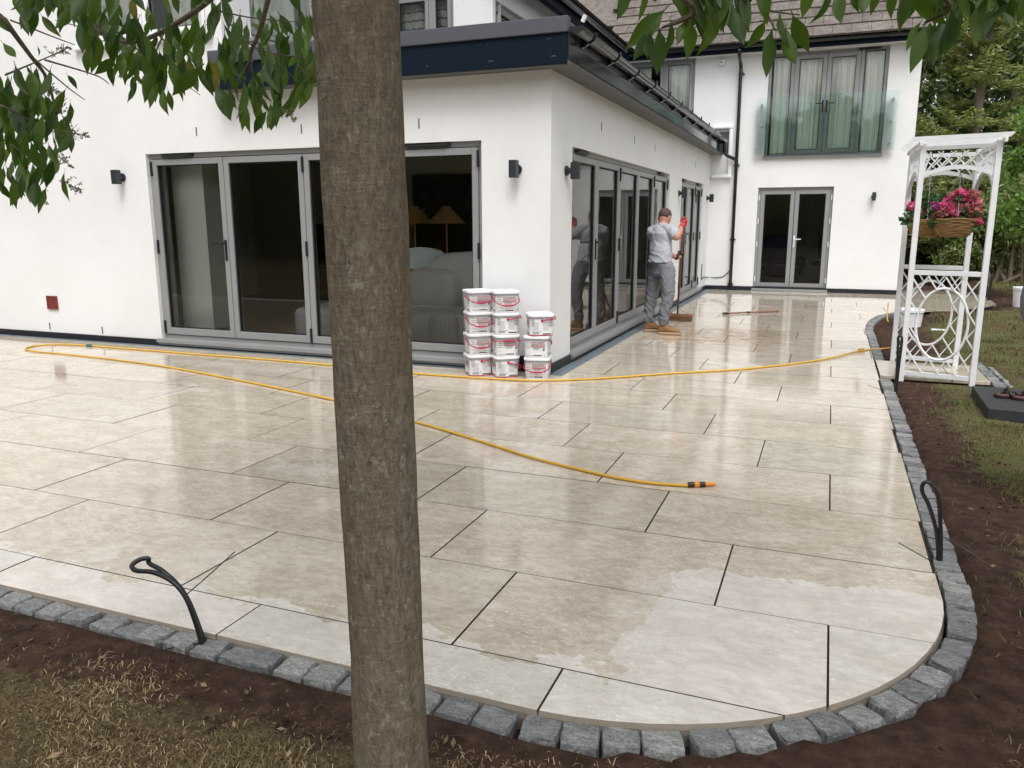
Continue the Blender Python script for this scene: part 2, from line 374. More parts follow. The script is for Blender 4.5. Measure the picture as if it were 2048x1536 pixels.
M['hedge'] = leafmat('hedge_leaf', (0.04, 0.065, 0.024), (0.12, 0.155, 0.055), 0.5, 0.25)
M['ivy'] = leafmat('ivy_leaf', (0.015, 0.03, 0.014), (0.035, 0.06, 0.025), 0.5, 0.1)
M['bskt_leaf'] = leafmat('geranium_leaf', (0.03, 0.075, 0.02), (0.07, 0.14, 0.04), 0.5, 0.2)
def grassmat():
    m, n, l, b = newmat('grass_blades'); g = n.new('ShaderNodeNewGeometry')
    r = ramp(n, [(0.0, (0.05, 0.08, 0.02)), (0.3, (0.10, 0.125, 0.035)), (0.52, (0.13, 0.105, 0.045)), (0.8, (0.20, 0.145, 0.075)), (1.0, (0.46, 0.36, 0.21))])
    t = noisetex(n, l, g.outputs['Position'], 1.3, 4, 0.6); sp = n.new('ShaderNodeSeparateXYZ'); l.new(g.outputs['Position'], sp.inputs[0])
    # the turf is scorched near the tree and greener by the arbour
    near = maprange(n, l, sp.outputs[1], -0.4, 2.0, 0.40, 0.0)
    f = mathn(n, l, 'ADD', mathn(n, l, 'ADD', mathn(n, l, 'MULTIPLY', g.outputs['Random Per Island'], 0.5), maprange(n, l, t, 0.3, 0.7, -0.12, 0.36)), near)
    l.new(f, r.inputs[0]); l.new(r.outputs[0], b.inputs['Base Color']); b.inputs['Roughness'].default_value = 0.7
    b.inputs['Specular IOR Level'].default_value = 0.2; return m
M['grass'] = grassmat()
def mk_glass():
    m, n, l, b = newmat('window_glass'); n.remove(b)
    fr = n.new('ShaderNodeFresnel'); fr.inputs['IOR'].default_value = 1.58
    tr = n.new('ShaderNodeBsdfTransparent'); tr.inputs[0].default_value = (0.98, 1.0, 0.99, 1)
    gl = n.new('ShaderNodeBsdfGlossy'); gl.inputs['Roughness'].default_value = 0.0; gl.inputs[0].default_value = (0.95, 0.97, 0.96, 1)
    g = n.new('ShaderNodeNewGeometry').outputs['Position']
    bp = n.new('ShaderNodeBump'); bp.inputs['Strength'].default_value = 0.02; bp.inputs['Distance'].default_value = 0.05
    l.new(noisetex(n, l, g, 1.6, 1, 0.4), bp.inputs['Height']); l.new(bp.outputs[0], gl.inputs['Normal'])
    mx = n.new('ShaderNodeMixShader'); l.new(fr.outputs[0], mx.inputs[0]); l.new(tr.outputs[0], mx.inputs[1]); l.new(gl.outputs[0], mx.inputs[2])
    l.new(mx.outputs[0], n['Material Output'].inputs[0]); return m
M['glass'] = mk_glass()
def mk_bal():
    m, n, l, b = newmat('green_tinted_glass'); n.remove(b)
    fr = n.new('ShaderNodeFresnel'); fr.inputs['IOR'].default_value = 1.5
    tr = n.new('ShaderNodeBsdfTransparent'); tr.inputs[0].default_value = (0.92, 0.98, 0.96, 1)
    gl = n.new('ShaderNodeBsdfGlossy'); gl.inputs['Roughness'].default_value = 0.02
    mx = n.new('ShaderNodeMixShader'); l.new(fr.outputs[0], mx.inputs[0]); l.new(tr.outputs[0], mx.inputs[1]); l.new(gl.outputs[0], mx.inputs[2])
    l.new(mx.outputs[0], n['Material Output'].inputs[0]); return m
M['balglass'] = mk_bal()
M['alu'] = plain('grey_aluminium', (0.25, 0.255, 0.255), 0.38, 0.0, 0.05, 5)
M['alu_dark'] = plain('dark_grey_frame', (0.27, 0.275, 0.28), 0.4, 0.0, 0.05, 5)
M['black'] = plain('black_plastic', (0.012, 0.012, 0.014), 0.4, 0, 0.2, 20)
M['gutter'] = plain('black_gutter', (0.012, 0.013, 0.015), 0.16, 0, 0.2, 6)
M['gasket'] = plain('rubber_gasket', (0.008, 0.009, 0.012), 0.6)
M['plinth'] = plain('bitumen_plinth', (0.008, 0.010, 0.016), 0.45, 0, 0.3, 12, 0.3, 30)
M['navy'] = plain('navy_fascia', (0.004, 0.010, 0.020), 0.5, 0, 0.15, 3, spec=0.12)
M['trim'] = plain('grey_roof_trim', (0.07, 0.075, 0.092), 0.4, 0, 0.05, 3)
M['soffit'] = plain('grey_soffit', (0.10, 0.098, 0.094), 0.6, 0, 0.1, 4)
M['efascia'] = plain('gloss_fascia', (0.03, 0.042, 0.046), 0.1, 0, 0.5, 4)
M['drain'] = plain('grey_drain_channel', (0.14, 0.175, 0.20), 0.3, 0, 0.2, 5, 0.1, 40)
M['mortar'] = plain('mortar_bed', (0.15, 0.13, 0.11), 0.9, 0, 0.3, 20, 0.6, 60)
M['slabedge'] = plain('cut_slab_edge', (0.36, 0.31, 0.25), 0.8, 0, 0.2, 30)
M['joint'] = plain('joint_bed_and_shade', (0.12, 0.10, 0.085), 0.9, 0, 0.3, 20)
M['lamp'] = plain('anthracite_lamp', (0.02, 0.024, 0.03), 0.45, 0, 0.1, 10)
M['whiteplastic'] = plain('white_plastic', (0.78, 0.79, 0.80), 0.35, 0, 0.03, 5)
M['whitepaint'] = plain('white_paint', (0.72, 0.73, 0.74), 0.45, 0, 0.08, 9, 0.15, 60)
M['terracotta'] = plain('red_plastic_vent', (0.20, 0.035, 0.03), 0.55, 0, 0.15, 20)
M['chrome'] = plain('brushed_steel', (0.55, 0.55, 0.56), 0.25, 1.0)
M['hose'] = plain('yellow_hose', (0.62, 0.36, 0.035), 0.35, 0, 0.12, 6)
M['orange'] = plain('orange_plastic', (0.75, 0.25, 0.01), 0.35)
M['greenplastic'] = plain('green_plastic', (0.015, 0.11, 0.07), 0.4)
M['rubber'] = plain('black_rubber_cable', (0.012, 0.013, 0.015), 0.4, 0, 0.3, 30)
M['wood_pole'] = plain('worn_wooden_pole', (0.20, 0.085, 0.05), 0.6, 0, 0.25, 12)
M['bristle'] = plain('broom_bristle', (0.16, 0.09, 0.045), 0.9, 0, 0.3, 30, 0.8, 120)
M['slab'] = plain('charcoal_slab', (0.028, 0.030, 0.032), 0.55, 0, 0.25, 14, 0.2, 80)
M['brownleather'] = plain('brown_leather', (0.075, 0.035, 0.027), 0.55, 0, 0.2, 30)
M['blackleather'] = plain('dark_strap', (0.02, 0.013, 0.012), 0.5)
M['fence'] = plain('brown_fence', (0.075, 0.032, 0.028), 0.8, 0, 0.25, 6, 0.4, 25)
M['curtain'] = plain('pale_curtain', (0.90, 0.92, 0.86), 0.9, 0, 0.04, 3)
M['bucket'] = plain('white_tub', (0.76, 0.77, 0.78), 0.38, 0, 0.03, 8)
M['bucketgrey'] = plain('grey_tub_rim', (0.27, 0.29, 0.31), 0.4)
M['red'] = plain('crimson_plastic', (0.42, 0.008, 0.05), 0.35)
M['printred'] = plain('red_print', (0.45, 0.03, 0.06), 0.5)
M['printdark'] = plain('dark_print', (0.035, 0.035, 0.04), 0.5)
M['printgrey'] = plain('grey_print', (0.36, 0.36, 0.38), 0.5)
M['printpink'] = plain('pale_panel_print', (0.50, 0.44, 0.45), 0.5)
M['skin'] = plain('skin', (0.46, 0.23, 0.17), 0.55, 0, 0.12, 25)
M['hair'] = plain('short_dark_hair', (0.075, 0.048, 0.038), 0.8, 0, 0.3, 60)
M['tshirt'] = plain('grey_tshirt', (0.40, 0.42, 0.46), 0.85, 0, 0.08, 14, 0.5, 14)
M['trousers'] = plain('grey_work_trousers', (0.17, 0.175, 0.195), 0.9, 0, 0.15, 12, 0.6, 16)
M['hoodie'] = plain('charcoal_jersey', (0.15, 0.155, 0.165), 0.95, 0, 0.1, 20, 0.4, 30)
M['boot'] = plain('tan_work_boot', (0.24, 0.125, 0.05), 0.7, 0, 0.25, 25)
M['sole'] = plain('pale_boot_sole', (0.42, 0.30, 0.19), 0.7, 0, 0.15, 20)
M['glove'] = plain('red_glove', (0.50, 0.02, 0.035), 0.6, 0, 0.2, 40)
M['glove2'] = plain('black_glove', (0.03, 0.014, 0.014), 0.6, 0, 0.2, 40)
M['wicker'] = plain('wicker', (0.30, 0.18, 0.075), 0.8, 0, 0.3, 40)
M['petal'] = leafmat('pink_petals', (0.72, 0.07, 0.25), (0.85, 0.26, 0.42), 0.6, 0.2, (1, 0.6, 0.7))
M['petal2'] = leafmat('faded_petals', (0.55, 0.16, 0.18), (0.68, 0.34, 0.30), 0.7, 0.2, (1, 0.7, 0.7))
M['petal3'] = leafmat('mauve_petals', (0.50, 0.04, 0.38), (0.45, 0.10, 0.35), 0.6, 0.2, (1, 0.6, 0.9))
M['floor_in'] = plain('oak_floor', (0.50, 0.34, 0.20), 0.35, 0, 0.2, 3)
M['wall_in'] = plain('sage_interior_wall', (0.52, 0.53, 0.46), 0.9, 0, 0.08, 2)
M['pillar_in'] = plain('pale_interior_wall', (0.78, 0.80, 0.74), 0.9)
M['ceil_in'] = plain('interior_ceiling', (0.34, 0.34, 0.32), 0.9)
M['sofa'] = plain('grey_sofa_fabric', (0.60, 0.60, 0.60), 0.95, 0, 0.1, 20, 0.3, 60)
M['darkwood'] = plain('dark_wood', (0.035, 0.018, 0.012), 0.5, 0, 0.2, 10)
M['straw'] = plain('straw_shade', (0.42, 0.25, 0.10), 0.9, 0, 0.15, 40)
M['mustard'] = plain('mustard_cushion', (0.50, 0.33, 0.05), 0.95)
M['throw'] = plain('pale_blue_throw', (0.62, 0.72, 0.70), 0.95, 0, 0.15, 18)
M['wire'] = plain('pale_wire', (0.55, 0.55, 0.52), 0.5)
M['darkstuff'] = plain('black_furniture', (0.012, 0.013, 0.015), 0.5)
M['navyseat'] = plain('navy_upholstery', (0.012, 0.016, 0.045), 0.8)
def mk_rooftile():
    m, n, l, b = newmat('concrete_roof_tile'); g = n.new('ShaderNodeNewGeometry').outputs['Position']; oi = n.new('ShaderNodeObjectInfo').outputs['Random']
    s = noisetex(n, l, g, 9, 6, 0.65); sp = noisetex(n, l, g, 42, 3, 0.6); pm = noisetex(n, l, g, 2.0, 4, 0.6)
    r = ramp(n, [(0.3, (0.085, 0.073, 0.066)), (0.7, (0.185, 0.160, 0.147))]); l.new(s, r.inputs[0])
    t = ramp(n, [(0, (0.78, 0.76, 0.75)), (0.5, (1, 0.97, 0.95)), (1, (1.1, 1.08, 1.05))]); l.new(oi, t.inputs[0])
    c = mixc(n, l, 1.0, r.outputs[0], t.outputs[0], 'MULTIPLY')
    c = mixc(n, l, mathn(n, l, 'MULTIPLY', maprange(n, l, sp, 0.64, 0.68), maprange(n, l, pm, 0.42, 0.58)), c, (0.62, 0.61, 0.56))
    c = mixc(n, l, mathn(n, l, 'MULTIPLY', maprange(n, l, pm, 0.52, 0.7), 0.45), c, (0.20, 0.21, 0.16))
    l.new(c, b.inputs['Base Color']); b.inputs['Roughness'].default_value = 0.9; bumpn(n, l, b, s, 0.4, 0.01); return m
M['rooftile'] = mk_rooftile()
def mk_stripecurtain():
    m, n, l, b = newmat('banded_curtain'); g = n.new('ShaderNodeNewGeometry').outputs['Position']
    sp = n.new('ShaderNodeSeparateXYZ'); l.new(g, sp.inputs[0])
    fr = mathn(n, l, 'FRACT', mathn(n, l, 'MULTIPLY', sp.outputs[2], 9.0))
    c = mixc(n, l, maprange(n, l, fr, 0.80, 0.84), (0.62, 0.64, 0.57), (0.12, 0.14, 0.16)); l.new(c, b.inputs['Base Color']); b.inputs['Roughness'].default_value = 0.9; return m
M['bandcurtain'] = mk_stripecurtain()
# ================================================================== patio outline
TW, TL, TX0 = 0.605, 1.17676, 0.2954
AC, AR = Vector((-0.55, 1.006)), 1.242                 # rounded front corner
def xr(y):                                            # right-hand edge of the paving
    P = [(-1, 0.694), (9.3, 0.70), (10.2, 0.80), (11.2, 1.02), (11.75, 1.45), (12.1, 2.15), (12.6, 2.55), (13.4, 2.92), (20, 2.95)]
    for (a, xa), (b, xb) in zip(P, P[1:]):
        if y <= b: return xa + (xb - xa) * (y - a) / (b - a)
    return 2.95
FRONT = -0.236
def edge_path():                                      # front edge, corner, right edge: (point, outward normal)
    out = []; x = -4.6
    while x < AC.x: out.append((Vector((x, FRONT)), Vector((0, -1)))); x += 0.02
    for k in range(0, 91):
        a = R(-90 + k); out.append((AC + Vector((math.cos(a), math.sin(a))) * AR, Vector((math.cos(a), math.sin(a)))))
    y = AC.y + 0.02
    while y < 11.75:
        t = Vector((xr(y + .01) - xr(y - .01), .02)).normalized(); out.append((Vector((xr(y), y)), Vector((t.y, -t.x)))); y += 0.02
    return out
def clip(poly, p, nrm):                               # keep the side where (q-p).n <= 0
    out = []
    for i, a in enumerate(poly):
        b = poly[(i + 1) % len(poly)]; da = (a[0]-p[0])*nrm[0] + (a[1]-p[1])*nrm[1]; db = (b[0]-p[0])*nrm[0] + (b[1]-p[1])*nrm[1]
        if da <= 0: out.append(a)
        if (da < 0 < db) or (db < 0 < da):
            t = da / (da - db); out.append((a[0] + (b[0]-a[0])*t, a[1] + (b[1]-a[1])*t))
    return out
def dist_out(x, y):                                   # distance outside the paving (negative inside)
    if x > AC.x and y < AC.y: return (Vector((x, y)) - AC).length - AR
    return max(x - xr(y), FRONT - y)

# ================================================================== ground
def axis(lo, hi, step, far):
    a = []; s = 1.2; v = lo
    while v > -far: a.append(v); v -= s; s *= 1.5
    a = list(reversed(a)); n = int((hi - lo) / step)
    a += [lo + (i + 1) * (hi - lo) / n for i in range(n)]
    s = 0.6; v = hi
    while v < far: v += s; s *= 1.5; a.append(v)
    return a
gx = axis(-3.4, 4.2, 0.055, 400); gy = axis(-1.9, 9.0, 0.055, 400)
vs = []; tf = []
for y in gy:
    for x in gx:
        d = dist_out(x, y); near = -3.5 < x < 4.4 and -2 < y < 9.3
        nz = noise.fractal(Vector((x*2.2, y*2.2, 0)), 1.0, 2.0, 5) if near else 0
        band = 0.42 + 0.16 * noise.noise(Vector((x*1.3, y*1.3, 3)))
        if y < 0 and x < 0.3: band -= 0.06
        if 7.2 < y < 14: band += 0.35
        t = max(0.0, min(1.0, (d - band) / 0.30 + 0.5))
        z = -0.012 + (0.012 if t < 0.5 else 0.010) * nz
        if d < 0.0: z = -0.12
        elif d < 0.10: z = -0.065 + 0.008 * nz
        if 0.68 < x < 1.75 and 5.55 < y < 6.75: z = -0.12 if 5.75 < y < 6.5 and x < 1.6 else -0.09
        vs.append((x, y, z)); tf.append(t)
nx = len(gx)
fs = [(j*nx+i, j*nx+i+1, (j+1)*nx+i+1, (j+1)*nx+i) for j in range(len(gy)-1) for i in range(nx-1)]
me = bpy.data.meshes.new('ground'); me.from_pydata(vs, [], fs); me.update()
me.attributes.new('turf', 'FLOAT', 'POINT').data.foreach_set('value', tf)
tag(link('ground', me, M['ground'], smooth=True), kind='structure')

# ================================================================== patio
patio = root('patio', (0, 0, 0), None, None); tag(patio, kind='structure')
outline = [(-13.0, FRONT)] + [(p.x, p.y) for p, n_ in edge_path()[::6]] + [(2.93, 13.5), (2.93, 16.0), (-13.0, 16.0)]
mb = MB(); mb.prism(outline, -0.11, -0.019); mb.build('bedding', M['joint'], patio)
# pale mortar haunch showing under the cut front slabs
pp = [(p, n_) for p, n_ in edge_path() if p.y < 9.2][::4]
mb = MB(); ring = []
for p, n_ in pp:
    a = p - n_ * 0.004; b = p + n_ * 0.007
    ring.append([(a.x, a.y, -0.07), (b.x, b.y, -0.07), (b.x, b.y, -0.034), (a.x, a.y, -0.009)])
mb.loft(ring); mb.build('mortar_haunch', M['mortar'], patio, fix=True)
tile_n = 0
for j in range(0, 26):
    y0, y1 = TW * (j - 1), TW * j
    for n_ in range(-13, 14):
        xa = TX0 + TL * n_ - TL / 3 * (j - 1); xb = xa + TL
        if xb < -11.5 or xa > 3: continue
        if y0 > 4.75 and xb < -2.2: continue
        if y0 > 15.0: continue
        g = 0.0042 if random.random() < .5 else 0.0034
        poly = [(xa + g, y0 + 0.0024), (xb - g, y0 + 0.0024), (xb - g, y1 - 0.0024), (xa + g, y1 - 0.0024)]
        poly = clip(poly, (0, FRONT), (0, -1))
        if y0 < AC.y:
            for k in range(-90, 1, 5):
                a = R(k); q = AC + Vector((math.cos(a), math.sin(a))) * AR
                if len(poly) > 2: poly = clip(poly, q, (math.cos(a), math.sin(a)))
        t = Vector((xr(y1) - xr(y0), y1 - y0)).normalized()
        if len(poly) > 2: poly = clip(poly, (xr(y0), y0), (t.y, -t.x))
        if len(poly) < 3: continue
        area = abs(sum(a[0]*b[1] - b[0]*a[1] for a, b in zip(poly, poly[1:] + poly[:1]))) / 2
        if area < 0.004: continue
        cx = sum(a[0] for a in poly) / len(poly); cy = sum(a[1] for a in poly) / len(poly)
        mb = MB(); mb.prism([(a[0] - cx, a[1] - cy) for a in poly], -0.02, 0.0)
        mb.m = [1, 0] + [2 if dist_out((p[0]+q[0])/2, (p[1]+q[1])/2) > -0.006 else 1 for p, q in zip(poly, poly[1:] + poly[:1])]  # inner slab sides coloured dark, for grout and the shade inside the joints
        o = mb.build('paving_slab', [M['tile'], M['joint'], M['slabedge']], patio, local=True); o.location = (cx, cy, random.uniform(-0.0007, 0.0007))
        o.rotation_euler = (random.uniform(-1, 1) * 0.0008, random.uniform(-1, 1) * 0.0008, 0)
        tile_n += 1
for a, b in ((0.716, 1.30), (1.306, 1.60)):           # the threshold under the arbour
    mb = MB(); mb.box(a - 1.15, b - 1.15, -0.43, 0.43, -0.03, 0.0); o = mb.build('paving_slab', M['tile'], patio, local=True); o.location = (1.15, 6.14, 0.0); bevel(o, 0.002, 1)

# ================================================================== granite sett edging
setts = root('sett_edging', (0, -0.3, -0.1), None, None); tag(setts, kind='structure')
def sett_mesh(seed):
    rnd = random.Random(seed); mb = MB(); n = 5; tops = []
    rings = []
    for z, s in ((-0.085, 0.98), (-0.012, 1.0), (-0.004, 0.975), (0.0, 0.945)):
        ring = []
        for i in range(12):
            k = i / 12 * 4; sd = int(k); t = k - sd
            cs = [(-.5, -.5), (.5, -.5), (.5, .5), (-.5, .5)]
            a, b = cs[sd], cs[(sd + 1) % 4]
            x, y = a[0] + (b[0]-a[0])*t, a[1] + (b[1]-a[1])*t
            if t == 0: x *= .94; y *= .94
            jx = rnd.uniform(-.022, .022); jy = rnd.uniform(-.022, .022)
            ring.append(((x * s + jx), (y * s + jy), z + (rnd.uniform(-.004, .003) if z > -.02 else 0)))
        rings.append(ring)
    top = rings[-1]; mb.loft(rings, cap=False)
    c = (rnd.uniform(-.1, .1), rnd.uniform(-.1, .1), rnd.uniform(0.0, 0.004)); b = len(mb.v) - 12
    mb.v.append(c); cidx = len(mb.v) - 1
    for i in range(12): mb.f.append((b + i, b + (i + 1) % 12, cidx)); mb.m.append(0)
    me = mb.mesh('sett'); me.materials.append(M['granite']); return me
SM = [sett_mesh(i) for i in range(14)]
def lay_setts(path, across=0.096, gap0=0.008, skip=None, top=-0.007):
    i = 0; acc = 0.0
    L = [0.0]
    for (p, _), (q, _) in zip(path, path[1:]): L.append(L[-1] + (q - p).length)
    s = 0.0
    while s < L[-1]:
        w = random.uniform(0.102, 0.118); mid = s + w / 2
        k = min(range(len(L)), key=lambda t: abs(L[t] - mid)); p, n_ = path[k]
        c = p + n_ * (0.009 + across / 2 + random.uniform(-.005, .006))
        if not (skip and skip(c)):
            o = bpy.data.objects.new('sett', random.choice(SM)); col.objects.link(o); o.parent = setts
            o.location = (c.x, c.y + 0.3, top + 0.1 + random.uniform(-.006, .004)); ac = across * random.uniform(.94, 1.06)
            o.scale = (w * random.uniform(.96, 1.0), ac, 1)
            o.rotation_euler = (random.uniform(-.03, .03), random.uniform(-.03, .03), math.atan2(n_.y, n_.x) + math.pi/2 + random.uniform(-.05, .05) + random.choice((0, math.pi)))
        s += w + random.uniform(gap0 * .6, gap0 * 1.5)
ep = [q for q in edge_path() if q[0].x > -3.6 or q[0].y > 0]
lay_setts(ep, skip=lambda c: 5.66 < c.y < 6.60 and c.x > 0.6)
lay_setts([(Vector((1.60, 5.45 + i * .02)), Vector((1, 0))) for i in range(72)])
lay_setts([(Vector((1.72, 5.40 + i * .02)), Vector((1, 0))) for i in range(62)], top=-0.02)

# ================================================================== house
SY, EX, BY = 4.70, -2.15, 14.65                       # south wall, east wall, back wall
house = root('house', (-4.0, 9.0, 0), 'white rendered house with flat-roofed garden room and grey glazed doors', 'house')
def wall(name, P, u, U0, U1, Z0, Z1, holes, nrm, th=0.28, mat=None, caps=''):
    """P: point on the outer face at u=0; u: direction; holes: (u0,u1,z0,z1)"""
    P, u, nrm = Vector(P), Vector(u), Vector(nrm); us = sorted({U0, U1, *[h[0] for h in holes], *[h[1] for h in holes]}); zs = sorted({Z0, Z1, *[h[2] for h in holes], *[h[3] for h in holes]})
    us = [a for a in us if U0 <= a <= U1]; zs = [a for a in zs if Z0 <= a <= Z1]
    mb = MB(); pt = lambda a, z, k: P + u * a + Vector((0, 0, z)) - nrm * (th * k)
    inside = lambda a, z: any(h[0] < a < h[1] and h[2] < z < h[3] for h in holes)
    for a0, a1 in zip(us, us[1:]):
        for z0, z1 in zip(zs, zs[1:]):
            if inside((a0+a1)/2, (z0+z1)/2): continue
            for k in (0, 1): mb.quad(pt(a0, z0, k), pt(a1, z0, k), pt(a1, z1, k), pt(a0, z1, k))
    for h in holes:
        a0, a1, z0, z1 = h
        if a0 >= U0: mb.quad(pt(a0, z0, 0), pt(a0, z1, 0), pt(a0, z1, 1), pt(a0, z0, 1))
        if a1 <= U1: mb.quad(pt(a1, z0, 0), pt(a1, z1, 0), pt(a1, z1, 1), pt(a1, z0, 1))
        a0, a1 = max(a0, U0), min(a1, U1)
        mb.quad(pt(a0, z1, 0), pt(a1, z1, 0), pt(a1, z1, 1), pt(a0, z1, 1)); mb.quad(pt(a0, z0, 0), pt(a1, z0, 0), pt(a1, z0, 1), pt(a0, z0, 1))
    if '0' in caps: mb.quad(pt(U0, Z0, 0), pt(U0, Z1, 0), pt(U0, Z1, 1), pt(U0, Z0, 1))
    if '1' in caps: mb.quad(pt(U1, Z0, 0), pt(U1, Z1, 0), pt(U1, Z1, 1), pt(U1, Z0, 1))
    mb.quad(pt(U0, Z1, 0), pt(U1, Z1, 0), pt(U1, Z1, 1), pt(U0, Z1, 1))
    return mb.build(name, mat or M['render'], house)
LX = -5.67                                            # east end of the two-storey left block
UX, UY = -4.09, 8.0                                   # upper block corner
S_open = (-6.83, -2.82, 0.075, 2.115)
wall('wall', (0, SY, 0), (1, 0, 0), LX, EX, 0.0, 2.70, [(LX - 1, S_open[1], S_open[2], S_open[3])], (0, -1, 0))
WA = (-7.60, -5.86, 3.27, 4.55)
wall('wall', (0, SY, 0), (1, 0, 0), -12.0, LX, 0.0, 5.6, [(S_open[0], LX + 1, S_open[2], S_open[3]), WA], (0, -1, 0))
E1 = (5.335, 10.33, 0.09, 2.09); E2 = (11.38, 13.79, 0.09, 2.08)
wall('wall', (EX, 0, 0), (0, 1, 0), SY + .001, BY, 0.0, 2.72, [E1, E2], (1, 0, 0))
BD = (-1.207, 0.19, 0.03, 2.032); JB = (-1.14, 0.962, 2.60, 4.525); UWn = (-3.87, -2.54, 3.42, 4.56)
wall('wall', (0, BY, 0), (1, 0, 0), UX, 1.50, 0.0, 4.70, [BD, JB, UWn], (0, -1, 0))
wall('wall', (1.498, 0, 0), (0, 1, 0), BY + .001, 21.0, 0.0, 4.70, [], (1, 0, 0))
EWn = (5.15, 7.2, 3.30, 4.55)
wall('wall', (LX, 0, 0), (0, 1, 0), SY + .001, UY, 2.72, 5.6, [EWn], (1, 0, 0))
CW = (-5.60, -4.655, 2.95, 4.40)
wall('wall', (0, UY, 0), (1, 0, 0), LX + .002, UX, 2.72, 4.75, [CW], (0, -1, 0))
DW = (8.09, 9.44, 3.15, 4.22)
wall('wall', (UX, 0, 0), (0, 1, 0), UY + .001, BY, 2.72, 4.75, [DW], (1, 0, 0))
# -- bitumen plinth, drip
mb = MB()
mb.box(-12, EX + 0.02, SY - 0.018, SY + 0.01, 0.0, 0.072); mb.box(EX - 0.4, EX + 0.021, SY - 0.0185, SY + 0.01, 0.072, 0.15)
mb.box(EX - 0.01, EX + 0.02, SY - 0.017, BY - 0.02, 0.0, 0.085)
mb.box(EX + 0.02, 1.52, BY - 0.02, BY + 0.01, 0.0, 0.084)
mb.build('plinth', M['plinth'], house)

# ---------------------------------------------------------------- doors and windows
class Fr:
    def __init__(s, P, u, nrm): s.P, s.u, s.n = Vector(P), Vector(u), Vector(nrm); s.w = Vector((0, 0, 1))
    def bx(s, mb, a0, a1, z0, z1, d0, d1):               # d measured inward from the outer wall face
        c = s.P + s.u*((a0+a1)/2) + s.w*((z0+z1)/2) - s.n*((d0+d1)/2)
        mb.obox(c, s.u*((a1-a0)/2), s.w*((z1-z0)/2), s.n*((d1-d0)/2))
    def pt(s, a, z, d): return s.P + s.u*a + s.w*z - s.n*d
    def ring(s, mb, a0, a1, z0, z1, wl, wr, wb_, wt, d0, d1):
        s.bx(mb, a0, a0+wl, z0, z1, d0, d1); s.bx(mb, a1-wr, a1, z0, z1, d0, d1)
        s.bx(mb, a0+wl, a1-wr, z0, z0+wb_, d0, d1); s.bx(mb, a0+wl, a1-wr, z1-wt, z1, d0, d1)
    def pane(s, name, a0, a1, z0, z1, d, parent, mat=None):
        mb = MB(); s.bx(mb, a0, a1, z0, z1, d, d + 0.004); 
        mb.f = mb.f[:]; return mb.build(name, mat or M['glass'], parent)
def single_pane(F, a0, a1, z0, z1, d, parent):
    mb = MB(); mb.quad(F.pt(a0, z0, d), F.pt(a1, z0, d), F.pt(a1, z1, d), F.pt(a0, z1, d)); return mb.build('pane', M['glass'], parent)
def gasket(F, a0, a1, z0, z1, d, parent):
    mb = MB(); F.ring(mb, a0 - .001, a1 + .001, z0 - .001, z1 + .001, .012, .012, .012, .012, d, d + 0.03); mb.build('gasket', M['gasket'], parent)
def bifold(P, u, nrm, O, splits, vents, name='bifold_door', handle_at=1):
    F = Fr(P, u, nrm); a0, a1, z0, z1 = O
    mb = MB(); F.ring(mb, a0, a1, z0, z1, .045, .045, .055, .050, 0.045, 0.13)
    door = mb.build(name, M['alu'], house, bevel=0.003)
    mb = MB(); F.bx(mb, a0 - .03, a1 + .03, z0 - .030, z0 + .012, -0.055, 0.045); F.bx(mb, a0 - .02, a1 + .02, z0 - .055, z0 - .030, -0.035, 0.05)
    mb.build('threshold', M['alu'], door, bevel=0.003)
    b = [a0 + .045] + splits + [a1 - .045]
    for i, (p, q) in enumerate(zip(b, b[1:])):
        p, q = p + .004, q - .004; zb, zt = z0 + .062, z1 - .058
        mb = MB(); F.ring(mb, p, q, zb, zt, .062, .062, .075, .062, 0.030, 0.115); mb.build('leaf_frame', M['alu'], door, bevel=0.003)
        gasket(F, p + .062, q - .062, zb + .075, zt - .062, 0.045, door)
        single_pane(F, p + .062, q - .062, zb + .075, zt - .062, 0.06, door)
        if i % 2 == 0 or i == len(b) - 2:
            for e, on in ((p - .004, i % 2 == 0), (q + .004, i == len(b) - 2 or False)):
                if not on: continue
                for zc in (zt - .10, (zb + zt) / 2 + 0.02, zb + .08):
                    mb = MB(); F.bx(mb, e - .010, e + .010, zc - .075, zc + .075, 0.012, 0.033); mb.build('hinge', M['black'], door)
    e = b[handle_at]; mb = MB()
    F.bx(mb, e - .048, e - .022, 0.98, 1.20, 0.018, 0.032); F.bx(mb, e - .042, e - .028, 1.155, 1.175, -0.03, 0.02); F.bx(mb, e - .17, e - .028, 1.157, 1.173, -0.042, -0.026)
    mb.build('handle', M['black'], door, bevel=0.003)
    for v0, v1 in vents:
        mb = MB(); F.bx(mb, v0, v1, z1 - .040, z1 - .008, 0.012, 0.047); F.bx(mb, v0 + .03, v1 - .03, z1 - .036, z1 - .018, 0.0, 0.012); mb.build('trickle_vent', M['black'], door, bevel=0.004)
    return door
bifold((0, SY, 0), (1, 0, 0), (0, -1, 0), S_open, [-5.806, -4.80, -3.835], [(-6.62, -6.20), (-3.62, -3.15)])
bifold((EX, 0, 0), (0, 1, 0), (1, 0, 0), E1, [6.34, 7.33, 8.33, 9.30], [(5.55, 5.95), (9.6, 10.0)])
bifold((EX, 0, 0), (0, 1, 0), (1, 0, 0), E2, [12.19, 12.99], [(11.55, 11.9), (13.2, 13.6)])
